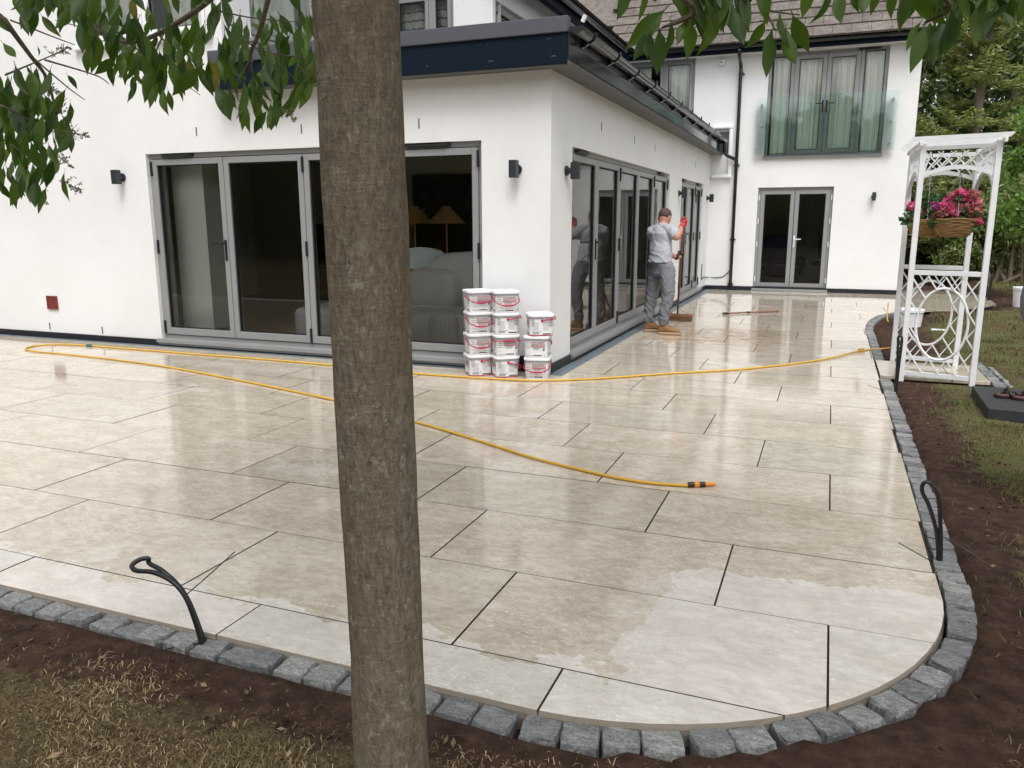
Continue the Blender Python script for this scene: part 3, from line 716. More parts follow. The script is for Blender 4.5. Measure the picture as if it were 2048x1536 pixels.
def double_door(P, u, nrm, O, name, mat, side=0.0, sill=True, lev='black', fr=.055, st=.075):
    F = Fr(P, u, nrm); a0, a1, z0, z1 = O
    mb = MB(); F.ring(mb, a0, a1, z0, z1, fr, fr, fr, fr, 0.055, 0.13); d = mb.build(name, mat, house, bevel=0.003)
    if sill: mb = MB(); F.bx(mb, a0 - .02, a1 + .02, z0 - .028, z0 + .02, -0.05, 0.055); mb.build('sill', mat, d, bevel=0.004)
    p0, p1 = a0 + fr, a1 - fr
    if side:
        for q0, q1 in ((p0, p0 + side), (p1 - side, p1)):
            gasket(F, q0 + .012, q1 - .012, z0 + fr + .012, z1 - fr - .012, 0.065, d); single_pane(F, q0 + .012, q1 - .012, z0 + fr + .012, z1 - fr - .012, 0.08, d)
        mb = MB(); F.bx(mb, p0 + side, p0 + side + .06, z0 + fr, z1 - fr, 0.05, 0.13); mb.build('mullion', mat, d, bevel=0.003)
        mb = MB(); F.bx(mb, p1 - side - .06, p1 - side, z0 + fr, z1 - fr, 0.05, 0.13); mb.build('mullion', mat, d, bevel=0.003)
        p0, p1 = p0 + side + .062, p1 - side - .062
    m = (p0 + p1) / 2
    for k, (q0, q1) in enumerate(((p0, m - .002), (m + .002, p1))):
        zb, zt = z0 + fr + .003, z1 - fr - .003
        mb = MB(); F.ring(mb, q0 + .003, q1 - .003, zb, zt, st, st, st, st, 0.042, 0.115); mb.build('leaf_frame', mat, d, bevel=0.003)
        gasket(F, q0 + st + .003, q1 - st - .003, zb + st, zt - st, 0.055, d); single_pane(F, q0 + st + .003, q1 - st - .003, zb + st, zt - st, 0.07, d)
        if lev:
            e = m + (.035 if k else -.035); zc = z0 + (z1 - z0) * .5; sgn = 1 if k else -1
            if lev == 'white' and not k: continue
            mb = MB(); F.bx(mb, e - .014, e + .014, zc - .16, zc + .07, 0.028, 0.042); F.bx(mb, e - .008, e + .008, zc - .008, zc + .008, -0.02, 0.03)
            F.bx(mb, min(e, e + sgn * .13), max(e, e + sgn * .13), zc - .009, zc + .009, -0.034, -0.018); mb.build('handle', M['whiteplastic'] if lev == 'white' else M['black'], d, bevel=0.003)
    for e in (a0 + .03, a1 - .03):
        for zc in (z0 + .2, (z0 + z1) / 2 - .1, (z0 + z1) / 2 + .35, z1 - .2):
            mb = MB(); F.bx(mb, e - .008, e + .008, zc - .05, zc + .05, 0.035, 0.056); mb.build('hinge', M['whiteplastic'] if not side else mat, d)
    return d, F
fd, _ = double_door((0, BY, 0), (1, 0, 0), (0, -1, 0), BD, 'french_door', M['alu'], lev='white')
jd, JF = double_door((0, BY, 0), (1, 0, 0), (0, -1, 0), JB, 'balcony_door', M['alu_dark'], side=0.36)
mb = MB(); JF.bx(mb, JB[0] + .62 + .95, JB[0] + 1.95, JB[3] - .045, JB[3] - .015, 0.03, 0.06); mb.build('trickle_vent', M['black'], jd)
def curtain(F, a0, a1, z0, z1, d, parent, mat=None, waves=9, amp=.028):
    n = waves * 10; mb = MB(); rings = []
    for z in (z0, z1):
        rings.append([F.pt(a0 + (a1-a0)*i/n, z, d + amp*math.sin(i/10*2*math.pi + math.sin(i*.37)*.9) + .015*math.sin(i*.23)) for i in range(n+1)])
    vs = rings[0] + rings[1]; fs = [(i, i+1, n+2+i, n+1+i) for i in range(n)]
    mb.add(vs, fs); return mb.build('curtain', mat or M['curtain'], parent, smooth=True)
curtain(JF, -1.05, -0.25, 2.66, 4.46, 0.17, jd); curtain(JF, 0.10, 0.93, 2.66, 4.46, 0.17, jd, waves=8); curtain(JF, -0.25, 0.10, 2.66, 4.46, 0.19, jd, waves=4)
# glass balustrade with steel standoffs
bal = MB(); JF.bx(bal, -1.30, 1.165, 2.665, 3.712, -0.115, -0.098); bal = bal.build('balustrade_glass', M['balglass'], house)
for a in (-1.225, 1.085):
    for z in (2.80, 3.20, 3.58):
        mb = MB(); p = JF.pt(a, z, 0.0); q = JF.pt(a, z, -0.128)
        mb.tube([p, q], 0.022, 12); mb.build('standoff', M['chrome'], bal, smooth=False)
def window(P, u, nrm, O, splits, mat, cur=None, sill=None, name='window', fr=.055, st=.05, opener=True, room=True):
    F = Fr(P, u, nrm); a0, a1, z0, z1 = O
    mb = MB(); F.ring(mb, a0, a1, z0, z1, fr, fr, fr, fr, 0.05, 0.13)
    for s in splits: F.bx(mb, s - .025, s + .025, z0 + fr, z1 - fr, 0.05, 0.13)
    w = mb.build(name, mat, house, bevel=0.003); b = [a0 + fr - .025] + splits + [a1 - fr + .025]
    for p, q in zip(b, b[1:]):
        p, q = p + .028, q - .028
        mb = MB(); F.ring(mb, p, q, z0 + fr + .003, z1 - fr - .003, st, st, st, st, 0.04, 0.11); mb.build('sash', mat, w, bevel=0.003)
        gasket(F, p + st, q - st, z0 + fr + st + .003, z1 - fr - st - .003, 0.052, w); single_pane(F, p + st, q - st, z0 + fr + st + .003, z1 - fr - st - .003, 0.065, w)
    if sill: mb = MB(); F.bx(mb, a0 - sill, a1 + sill, z0 - .04, z0, -0.06, 0.06); mb.build('sill', mat, w, bevel=0.005)
    if cur:
        for c0, c1, dd, mt in cur: curtain(F, c0, c1, z0, z1, dd, w, mt, max(3, int((c1 - c0) * 9)))
    return w, F
window((0, BY, 0), (1, 0, 0), (0, -1, 0), UWn, [-3.16], M['alu_dark'], [(-3.1, -2.6, 0.17, None), (-3.85, -3.45, 0.17, None)])
window((0, SY, 0), (1, 0, 0), (0, -1, 0), WA, [-6.73], M['whiteplastic'], [(-7.55, -6.9, 0.17, None), (-6.5, -5.9, 0.17, None)], 0.08)
window((LX, 0, 0), (0, 1, 0), (1, 0, 0), EWn, [6.2], M['alu'], [(5.2, 7.15, 0.17, None)], 0.05)
window((0, UY, 0), (1, 0, 0), (0, -1, 0), CW, [-5.02], M['alu'], [(-5.58, -4.68, 0.24, M['bandcurtain'])])
window((UX, 0, 0), (0, 1, 0), (1, 0, 0), DW, [8.85], M['alu_dark'])
# closed rooms behind the upper windows and the french door
def room(x0, x1, y0, y1, z0, z1, open_side, mat, floor=None):
    mb = MB(); A, B_, C_, D_ = (x0, y0), (x1, y0), (x1, y1), (x0, y1)
    sides = {'S': (A, B_), 'E': (B_, C_), 'N': (C_, D_), 'W': (D_, A)}
    for k, (p, q) in sides.items():
        if k in open_side: continue
        mb.quad((*p, z0), (*q, z0), (*q, z1), (*p, z1))
    mb.quad((*A, z1), (*B_, z1), (*C_, z1), (*D_, z1))
    if not floor: mb.quad((*A, z0), (*B_, z0), (*C_, z0), (*D_, z0))
    o = mb.build('interior_room', mat, house)
    if floor: mb = MB(); mb.quad((*A, z0), (*B_, z0), (*C_, z0), (*D_, z0)); mb.build('interior_floor', floor, o)
    return o
room(-4.0, 1.2, BY + .281, 18.5, 2.55, 4.68, 'S', M['wall_in']); room(-2.0, 1.2, BY + .281, 18.6, 0.02, 2.5, 'S', M['wall_in'], M['floor_in'])
room(-9.5, LX - .281, SY + .281, 7.6, 3.0, 4.9, 'SE', M['wall_in']); room(LX + .01, UX - .281, UY + .281, 10.5, 2.73, 4.7, 'SE', M['wall_in'])
room(-9.8, EX - .281, SY + .281, 14.3, 0.06, 2.46, 'SE', M['wall_in'], M['floor_in'])

# ---------------------------------------------------------------- flat roof edge
FX, FY = -1.945, 4.50
mb = MB(); mb.box(LX + .003, FX, FY, SY + .3, 2.680, 2.700); mb.box(EX - .3, FX, SY + .3, BY - .002, 2.680, 2.700); mb.build('soffit', M['soffit'], house)
mb = MB(); mb.box(LX + .003, FX, FY - .012, FY + .012, 2.664, 2.680); mb.build('drip_edge', M['soffit'], house)
mb = MB(); mb.box(LX + .003, FX + .004, FY - .022, FY, 2.678, 2.935); mb.build('fascia', M['navy'], house, bevel=0.002)
mb = MB(); mb.box(FX - .055, FX + .006, FY - .026, FY - .022, 2.680, 2.933); mb.build('corner_trim', M['navy'], house)
mb = MB(); mb.box(LX + .003, FX + .012, FY - .045, FY + .05, 2.920, 3.045); mb.build('roof_trim', M['trim'], house, bevel=0.006)
mb = MB(); mb.box(FX, FX + .02, FY, BY - .002, 2.715, 2.925); mb.build('fascia', M['efascia'], house)
mb = MB(); mb.box(FX - .03, FX + .012, FY + .001, BY - .001, 2.664, 2.713); mb.build('soffit_trim', M['soffit'], house, bevel=0.004)
mb = MB(); mb.box(FX - .10, FX + .022, FY + .051, BY - .002, 2.927, 3.005); mb.build('roof_trim', M['trim'], house, bevel=0.006)
mb = MB(); mb.box(LX + .003, FX - .1, FY + .05, BY - .001, 2.94, 2.99); mb.build('flat_roof', M['trim'], house)
for x in (-5.3, -4.6, -3.95, -3.25, -2.65, -2.08):
    for z in (2.74, 2.88):
        mb = MB(); mb.tube([(x + random.uniform(-.05, .05), FY - .0215, z), (x, FY - .0245, z)], 0.0035, 6); mb.build('screw_head', M['trim'], house)
def half_gutter(name, p0, p1, r, mat):
    p0, p1 = Vector(p0), Vector(p1); d = (p1 - p0).normalized(); s = Vector((d.y, -d.x, 0)); up = Vector((0, 0, 1)); mb = MB(); n = 10
    rings = []
    for p in (p0, p1):
        o_ = [p + s * (r*math.cos(math.pi + math.pi*k/n)) + up * (r*math.sin(math.pi + math.pi*k/n)) for k in range(n+1)]
        i_ = [p + s * ((r-.006)*math.cos(math.pi + math.pi*k/n)) + up * ((r-.006)*math.sin(math.pi + math.pi*k/n)) for k in reversed(range(n+1))]
        rings.append(o_ + i_)
    mb.loft(rings)
    for p, e in ((p0, -.004), (p1, .004)):
        c = [p + d*e + s * (r*1.03*math.cos(math.pi + math.pi*k/n)) + up * (r*1.03*math.sin(math.pi + math.pi*k/n)) for k in range(n+1)]
        mb.add(c, [tuple(range(n+1))])
    return mb.build(name, mat, house, smooth=False, fix=True)
def gutter_bracket(p, d, r, w, back, parent):
    p, d = Vector(p), Vector(d); s = Vector((d.y, -d.x, 0)); up = Vector((0, 0, 1)); mb = MB(); n = 10; rings = []
    for e in (-w/2, w/2):
        o_ = [p + d*e + s*((r+.012)*math.cos(math.pi + math.pi*k/n)) + up*((r+.012)*math.sin(math.pi + math.pi*k/n) + (.02 if k in (0, n) else 0)) for k in range(n+1)]
        i_ = [p + d*e + s*((r+.001)*math.cos(math.pi + math.pi*k/n)) + up*((r+.001)*math.sin(math.pi + math.pi*k/n) + (.02 if k in (0, n) else 0)) for k in reversed(range(n+1))]
        rings.append(o_ + i_)
    mb.loft(rings)
    b = p - s * r; mb.bar(b + up*(-.09), b + up*(.02) , .012, w)
    mb.add([p - up*(r+.01) - d*w/3, p - up*(r+.01) + d*w/3, b - up*.10 + d*w/3, b - up*.10 - d*w/3], [(0,1,2,3)])
    mb.build('gutter_bracket', M['gutter'], house, fix=True)
GX, GZ = FX + .085, 2.955
half_gutter('gutter', (GX, FY - .03, GZ), (GX, BY - .25, GZ - .02), 0.058, M['gutter'])
y = FY + .35
while y < BY - .3: gutter_bracket((GX, y, GZ), (0, 1, 0), 0.058, 0.05, 0, house); y += 0.86
# downpipes
mb = MB(); mb.tube(smooth_path([(GX, BY - .32, 2.90), (GX, BY - .32, 2.72), (GX + .04, BY - .22, 2.65), (-1.66, BY - .09, 2.57), (-1.645, BY - .08, 2.50)], 5), 0.033, 10); mb.build('swan_neck', M['gutter'], house, smooth=True)
mb = MB(); mb.tube(smooth_path([(-1.665, 14.22, 4.56), (-1.665, 14.25, 4.47), (-1.66, BY - .10, 4.33), (-1.655, BY - .075, 4.2), (-1.645, BY - .075, 2.3), (-1.64, BY - .075, 0.10)], 4), 0.034, 12); mb.build('downpipe', M['gutter'], house, smooth=True)
for z in (4.18, 2.47, 1.02, 0.12):
    mb = MB(); mb.lathe([(.041, -.03), (.041, .03)], (-1.643, BY - .075, z), 14); mb.box(-1.70, -1.585, BY - .04, BY - .01, z - .012, z + .012); mb.build('pipe_clip', M['gutter'], house)
# white boxed trunking at the corner
mb = MB(); mb.bar((-2.14, BY - .045, 3.205), (-1.80, BY - .045, 3.205), .08, .07, (0, 0, 1)); mb.bar((-1.775, BY - .045, 3.17), (-1.775, BY - .045, 2.30), .08, .07, (0, 1, 0)); mb.bar((-2.14, BY - .045, 2.262), (-1.80, BY - .045, 2.262), .08, .07, (0, 0, 1))
mb.box(-1.815, -1.735, BY - .085, BY - .006, 3.165, 3.245); mb.box(-1.815, -1.735, BY - .085, BY - .006, 2.222, 2.305); mb.build('white_trunking', M['whiteplastic'], house, bevel=0.02)
mb = MB(); mb.box(-2.13, -1.81, BY - .012, BY - .004, 2.70, 3.12); mb.build('lead_flashing', M['trim'], house)
# black cable stapled along the foot of the wall
mb = MB(); mb.tube(smooth_path([(EX + .012, 13.98, 0.55), (EX + .012, 13.98, 0.26), (EX + .015, 14.2, 0.27), (EX + .02, BY - .03, 0.25), (-1.95, BY - .01, 0.24), (-1.8, BY - .012, 0.27), (-1.68, BY - .012, 0.38)], 6), 0.008, 6); mb.build('wall_cable', M['rubber'], house, smooth=True)
# ---------------------------------------------------------------- pitched roof over the back wing
PIT = R(41); G_ = 0.338; RX0, RX1, RY0, RZ0 = UX - .2, 1.60, 14.33, 4.70
sl = Vector((0, math.cos(PIT), math.sin(PIT))); nn = Vector((0, -math.sin(PIT), math.cos(PIT)))
mb = MB(); o0 = Vector((RX0 - 6, RY0, RZ0)) - nn * .05; LL = 5.2
mb.quad(o0, o0 + Vector((RX1 - RX0 + 6, 0, 0)), o0 + Vector((RX1 - RX0 + 6, 0, 0)) + sl * LL, o0 + sl * LL)
e = o0 + sl * LL; mb.quad(e, e + Vector((RX1 - RX0 + 6, 0, 0)), e + Vector((RX1 - RX0 + 6, 3.9, -3.4)), e + Vector((0, 3.9, -3.4)))
roof = mb.build('roof', M['rooftile'], house)
mb = MB(); mb.box(-.1615, .1615, 0, G_ + .06, -.026, .012); tm = mb.mesh('roof_tile'); tm.materials.append(M['rooftile'])
for row in range(10):
    x = RX1 - .165 - (.165 if row % 2 else 0)
    while x > RX0 - .1:
        o = bpy.data.objects.new('roof_tile', tm); col.objects.link(o); o.parent = roof
        p = Vector((x, RY0, RZ0)) + sl * (row * G_ - .02) + nn * (.030 + random.uniform(-.004, .004)) - ORIG['house']
        o.location = p; o.rotation_euler = (PIT - 0.075 + random.uniform(-.006, .006), random.uniform(-.004, .004), random.uniform(-.006, .006)); x -= .3295
mb = MB(); mb.box(RX0, RX1 - .02, 14.40, 14.42, 4.53, 4.70); mb.build('eaves_board', M['navy'], house)
mb = MB(); mb.box(RX0, RX1 - .05, 14.42, BY, 4.540, 4.556); mb.build('eaves_soffit', M['whiteplastic'], house)
half_gutter('eaves_gutter', (RX0, 14.33, 4.655), (RX1 - .02, 14.33, 4.655), .055, M['gutter'])
mb = MB()                                              # verge board and gable of the back wing
v0 = Vector((1.53, RY0, RZ0 - .04)); mb.add([v0, v0 + sl*LL, v0 + sl*LL - Vector((0, 0, .22)), v0 - Vector((0, 0, .18)), v0 + Vector((.03, 0, 0)), v0 + sl*LL + Vector((.03, 0, 0)), v0 + sl*LL + Vector((.03, 0, -.22)), v0 + Vector((.03, 0, -.18))], [(0,1,2,3),(7,6,5,4),(0,4,5,1),(3,2,6,7),(0,3,7,4),(1,5,6,2)])
mb.build('verge_board', M['navy'], house)
mb = MB(); mb.add([(1.49, BY, 4.69), (1.49, 21, 4.69), (1.49, 18.2, 7.9)], [(0,1,2)]); mb.build('gable', M['render'], house)
# upper block eaves
mb = MB(); mb.box(UX, UX + .30, UY - .2, BY - .4, 4.60, 4.62); mb.box(UX + .28, UX + .30, UY - .2, BY - .4, 4.47, 4.75); mb.build('eaves_board', M['navy'], house)
half_gutter('eaves_gutter', (UX + .365, UY - .22, 4.62), (UX + .365, BY - .9, 4.62), .055, M['gutter'])
mb = MB(); mb.add([(UX + .4, UY - .2, 4.72), (UX + .4, BY, 4.72), (UX - 2.6, BY, 6.8), (UX - 2.6, UY - .2, 6.8)], [(0,1,2,3)]); mb.add([(UX + .2, UY, 4.74), (UX - 1.6, UY, 4.74), (UX - 1.6, UY, 6.1)], [(0,1,2)])
mb.build('upper_roof', M['rooftile'], house)
mb = MB(); mb.add([(-12.2, SY - .3, 5.55), (LX + .3, SY - .3, 5.55), (LX + .3, 9.0, 8.4), (-12.2, 9.0, 8.4)], [(0,1,2,3)]); mb.build('upper_roof', M['rooftile'], house)
mb = MB(); mb.tube([at_y(1171, 30, 8.5) , at_y(1165, 44, 8.5)], .03, 8); mb.build('overflow_pipe', M['whiteplastic'], house)
# weep vents and marks in the render
for px, py in ((393, 263), (603, 258), (838, 247)):
    p = at_y(px, py, SY); mb = MB(); mb.box(p.x - .006, p.x + .006, SY - .004, SY + .002, p.z - .045, p.z + .045); mb.build('weep_vent', M['soffit'], house)
for px, py in ((100, 652), (205, 660)):
    p = at_y(px, py, SY); mb = MB(); mb.box(p.x - .007, p.x + .007, SY - .006, SY + .002, p.z - .04, p.z + .04); mb.build('weep_vent', M['soffit'], house)
for yy in (6.35, 7.9, 9.15, 12.7):
    mb = MB(); mb.box(EX - .002, EX + .004, yy - .006, yy + .006, 2.33, 2.42); mb.build('weep_vent', M['soffit'], house)

# ---------------------------------------------------------------- slot drain along the walls
dr = root('drain_channel', (0, SY - .1, 0), None, None); tag(dr, kind='structure')
mb = MB(); mb.box(-12, -2.85, SY - .085, SY - .025, -.01, .0045); mb.build('channel_strip', M['drain'], dr)
mb = MB(); yy = SY - .02
k = 0
while yy < BY - .1:
    e = min(yy + 1.0, BY - .05); mb.box(EX + .026, EX + .150 + .003 * (k % 2), yy, e - .004, -.01, .0045 + .001 * (k % 2)); yy = e; k += 1
    if e >= BY - .06: break
mb.build('channel_strip', M['drain'], dr)
mb = MB()
for i in range(6): mb.box(EX + .028 + i*.021, EX + .040 + i*.021, SY - .08, SY - .018, -.01, .0045)
mb.build('channel_grating', M['drain'], dr)
mb = MB()
for i in range(60): mb.box(-4.0 + i*.0225, -4.0 + i*.0225 + .012, SY - .088, SY - .022, .0046, .009)
mb.build('channel_grating', M['drain'], dr)
# ================================================================== wall-mounted things
def wall_lamp(p, nrm, label):
    p, nrm = Vector(p), Vector(nrm); t = Vector((-nrm.y, nrm.x, 0))
    o = root('wall_light', p, label, 'wall light', 'up and down wall lights on the white render')
    mb = MB(); mb.tube([p, p + nrm * .022], .045, 16); mb.build('mounting_plate', M['lamp'], o)
    mb = MB(); mb.tube([p + nrm * .02, p + nrm * .06], .028, 12); mb.build('arm', M['lamp'], o)
    mb = MB(); mb.obox(p + nrm * .095, t * .034, nrm * .040, Vector((0, 0, .076))); mb.build('lamp_body', M['lamp'], o, bevel=.004)
wall_lamp(tuple(at_y(246, 355, SY)), (0, -1, 0), 'black box wall light left of the wide glazed doors, nearest the left edge')
wall_lamp(tuple(at_y(1035, 339, SY)), (0, -1, 0), 'black box wall light between the wide glazed doors and the house corner')
wall_lamp((EX, 5.13, 1.852), (1, 0, 0), 'black box wall light just round the house corner above the stacked tubs')
wall_lamp((EX, 11.12, 1.83), (1, 0, 0), 'black box wall light between the two folding doors behind the man')
wall_lamp((EX, 14.28, 1.83), (1, 0, 0), 'black box wall light in the inner corner next to the black downpipe')
wall_lamp((0.90, BY, 1.835), (0, -1, 0), 'black box wall light right of the far double door near the white arbour')
o = root('air_vent', tuple(at_y(106, 605, SY)), 'square red louvred air vent low on the white wall', 'vent')
c = at_y(106, 605, SY); mb = MB(); F = Fr((c.x, SY, c.z), (1, 0, 0), (0, -1, 0)); F.ring(mb, -.085, .085, -.08, .08, .014, .014, .014, .014, -.02, .004); mb.build('frame', M['terracotta'], o)
for i in range(6):
    mb = MB(); z = -.06 + i * .022; mb.add([F.pt(-.072, z, -.016), F.pt(.072, z, -.016), F.pt(.072, z + .019, -.004), F.pt(-.072, z + .019, -.004), F.pt(-.072, z - .004, -.016), F.pt(.072, z - .004, -.016)], [(0,1,2,3),(4,5,1,0)]); mb.build('louvre', M['terracotta'], o)
mb = MB(); F.bx(mb, -.072, .072, -.068, .068, -.002, .003); mb.build('backing', M['darkwood'], o)
o = root('alarm_siren', (-2.03, BY, 4.42), 'small white round alarm dome under the tiled roof', 'alarm')
mb = MB(); rings = []
for k in range(6):
    a = k / 5 * math.pi / 2; rr = .075 * math.cos(a) + .004; yy = BY - .075 * math.sin(a)
    rings.append([(-2.03 + rr*math.cos(t*math.pi/8), yy, 4.42 + rr*math.sin(t*math.pi/8)) for t in range(16)])
mb.loft(rings); mb.build('dome', M['whiteplastic'], o, smooth=True, fix=True)
for dx in (-.012, .014):
    mb = MB(); mb.ball((-2.03 + dx, BY - .079, 4.42), .011, 8, 5); mb.build('sensor_eye', M['black'], o)

# ================================================================== tubs of jointing compound
def rsq(w, z, r=.045, n=5, bul=0.0):
    out = []
    for cx, cy, a0 in ((1, 1, 0), (-1, 1, 90), (-1, -1, 180), (1, -1, 270)):
        for k in range(n):
            a = R(a0 + 90 * k / (n - 1)); out.append((cx*(w/2-r) + r*math.cos(a), cy*(w/2-r) + r*math.sin(a), z))
    return out
TH = 0.1962; TWD = .222
def tub_parts():
    P = {}
    mb = MB(); mb.loft([rsq(.196, 0.003), rsq(.200, .0), rsq(.203, .012), rsq(.214, .135), rsq(.215, .150)][1:]); P['body'] = (mb, 'bucket')
    mb = MB(); mb.loft([rsq(.219, .148), rsq(.224, .150), rsq(.226, .166), rsq(.220, .168)]); P['rim_band'] = (mb, 'bucketgrey')
    mb = MB(); mb.loft([rsq(.228, .166), rsq(.232, .168), rsq(.232, .182), rsq(.226, .187), rsq(.205, .1885), rsq(.198, .184), rsq(.10, .1845, .02)]); P['lid'] = (mb, 'whiteplastic')
    return P
TP = tub_parts(); TMESH = {k: v[0].mesh(k) for k, v in TP.items()}
for k, v in TP.items():
    TMESH[k].materials.append(M[v[1]]); TMESH[k].polygons.foreach_set('use_smooth', [False] * len(TMESH[k].polygons))
def face(ang):                                        # frame of one tub side (leans out with the taper)
    a = R(ang); n_ = Vector((math.cos(a), math.sin(a), 0)); u = Vector((-n_.y, n_.x, 0)); v = (Vector((0, 0, .123)) + n_ * .0055).normalized(); o_ = n_ * (.1015 + .0012) + Vector((0, 0, .012)); return o_, u, v, n_
def pr_(ang, x, z, lift=0.0):
    o_, u, v, n_ = face(ang); return o_ + u * x + v * (z - .012) + n_ * lift
def rect(mb, ang, x0, x1, z0, z1, lift):
    mb.quad(pr_(ang, x0, z0, lift), pr_(ang, x1, z0, lift), pr_(ang, x1, z1, lift), pr_(ang, x0, z1, lift))
def logo(ang, x0, x1, z0, z1):
    P = []
    a = MB(); rect(a, ang, x0, x1, z0, z1, .0008); P.append((a, 'printpink'))
    h = z1 - z0; w = x1 - x0; o_, u, v, n_ = face(ang)
    a = MB(); b = MB(); S = h * .42
    put_text(a, 'PRO', S, pr_(ang, x0 + w*.04, z0 + h*.63, .0016), u, v, w / (S * 5.9))
    put_text(b, 'JOINT', S, pr_(ang, x0 + w*.42, z0 + h*.63, .0016), u, v, w / (S * 5.9))
    put_text(b, 'RAPID', S, pr_(ang, x0 + w*.04, z0 + h*.25, .0016), u, v, w / (S * 6.1))
    put_text(a, 'FLOW', S, pr_(ang, x0 + w*.54, z0 + h*.25, .0016), u, v, w / (S * 6.1))
    rect(a, ang, x0, x1, z0, z0 + h*.13, .0016)
    P += [(a, 'printred'), (b, 'printdark')]; return P
def prints():
    out = {'printred': MB(), 'printdark': MB(), 'printgrey': MB(), 'printpink': MB()}
    def take(lst):
        for m_, k in lst: out[k].add(m_.v, m_.f)
    rnd = random.Random(3)
    for ang in (-90, 90):                             # logo sides
        take(logo(ang, -.042, .082, .094, .142))
        g = out['printgrey']; d = out['printdark']
        for i in range(5): rect(g, ang, -.025, .045 + rnd.uniform(-.02, .01), .070 + i*.005, .0712 + i*.005 + .001, .0008)
        for x in (-.082, -.055): rect(g, ang, x - .012, x + .016, .048, .05, .0008)
        for i in range(4): rect(g, ang, -.092, -.045, .135 - i*.018, .141 - i*.018, .0008)     # grey speed stripes
        rect(d, ang, -.02, .055, .016, .024, .0008); rect(g, ang, -.085, -.025, .016, .023, .0008)
        d.add([pr_(ang, .065, .060, .0008), pr_(ang, .085, .082, .0008), pr_(ang, .062, .080, .0008)], [(0,1,2)])
        d.add([pr_(ang, .066, .028, .0009), pr_(ang, .070, .028, .0009), pr_(ang, .082, .014, .0009), pr_(ang, .078, .014, .0009)], [(0,1,2,3)]); d.add([pr_(ang, .088, .028, .0008), pr_(ang, .092, .028, .0008), pr_(ang, .080, .018, .0008), pr_(ang, .077, .018, .0008)], [(0,1,2,3)])
    for ang in (0, 180):                              # text sides
        g = out['printgrey']; d = out['printdark']
        for cx in (-.045, .045):
            for i in range(8): rect(g, ang, cx - .034, cx + .034 - rnd.uniform(0, .02), .050 + i*.0095, .0525 + i*.0095, .0008)
        for i in range(4):
            rect(g, ang, .058, .094, .136 - i*.016, .143 - i*.016, .0009); rect(d, ang, .076, .094, .1365 - i*.016, .140 - i*.016, .0012); rect(g, ang, -.094, -.062, .136 - i*.016, .143 - i*.016, .0009)
        rect(g, ang, -.08, -.02, .018, .040, .0006); rect(d, ang, .01, .08, .015, .024, .0008); rect(d, ang, -.012, -.004, .034, .042, .0008)
    r_ = out['printred']
    return {k: v.mesh('label_' + k) for k, v in out.items()}
PM = prints()
for k, me in PM.items(): me.materials.append(M[k])
def base_strip():
    mb = MB(); a = rsq(.2045, .002); b = rsq(.2055, .010); mb.loft([a, b], cap=False); me = mb.mesh('base_strip'); me.materials.append(M['red']); return me
BS = base_strip()
def handle_mesh(drop):                                # crimson bail pivoting at the two text sides
    pts = []
    for i in range(17):
        t = i / 16; a = math.pi * t; x = .117 * math.cos(a); q = math.sin(a) ** .8
        pts.append((x * (1 if abs(x) > .1 else 1), -.121 * min(1, q * 2.2), .135 - drop * q))
    mb = MB(); mb.tube(pts, [.0045] * 5 + [.0045, .007, .008, .008, .008, .007, .0045] + [.0045] * 5, 6)
    for s in (-1, 1): mb.ball((s*.114, -.002, .135), (.008, .012, .012), 8, 5)
    me = mb.mesh('handle'); me.materials.append(M['red']); me.polygons.foreach_set('use_smooth', [True] * len(me.polygons)); return me
HM = [handle_mesh(d) for d in (.072, .055, -.005, -.03)]
def tub(loc, rz, label, hnd=0, strip=False):
    o = root('plastic_tub', loc, label, 'tub', 'stacked tubs of jointing compound', rz); o.scale = (1.03, 1.03, 1.03)
    for k in ('body', 'rim_band', 'lid'):
        c = bpy.data.objects.new(k, TMESH[k]); col.objects.link(c); c.parent = o
    b = [c for c in o.children if c.name.startswith('body')][0]
    for k, me in PM.items():
        c = bpy.data.objects.new('printed_label', me); col.objects.link(c); c.parent = b; c['kind'] = 'stuff'
    if strip: c = bpy.data.objects.new('base_strip', BS); col.objects.link(c); c.parent = b
    c = bpy.data.objects.new('handle', HM[hnd]); col.objects.link(c); c.parent = o
    if rz > R(100) : pass
    return o
ordn = ['bottom', 'second from bottom', 'third from bottom', 'top']
for i, (a, h, st) in enumerate(((130, 3, True), (40, 0, False), (39, 0, False), (42, 1, False))):
    tub((-2.755 + random.uniform(-.006, .006), 4.435, TH * i), R(a), 'white lidded tub, %s in the left stack by the glazed door' % ordn[i], h, st)
for i, (a, h, st) in enumerate(((128, 0, True), (37, 2, False), (126, 3, False), (36, 0, False))):
    tub((-2.495 + random.uniform(-.006, .006), 4.455, TH * i), R(a), 'white lidded tub, %s in the tall middle stack of four' % ordn[i], h, st)
for i, (a, h, st, dx) in enumerate(((12, 0, False, 0), (190, 0, False, -.004), (118, 3, True, .016))):
    tub((-2.185 + dx, 4.49, TH * i), R(a), ('white lidded tub, bottom of the short stack at the house corner', 'white lidded tub, middle of the short stack at the house corner', 'white lidded tub, top of the short stack at the house corner')[i], h, st)

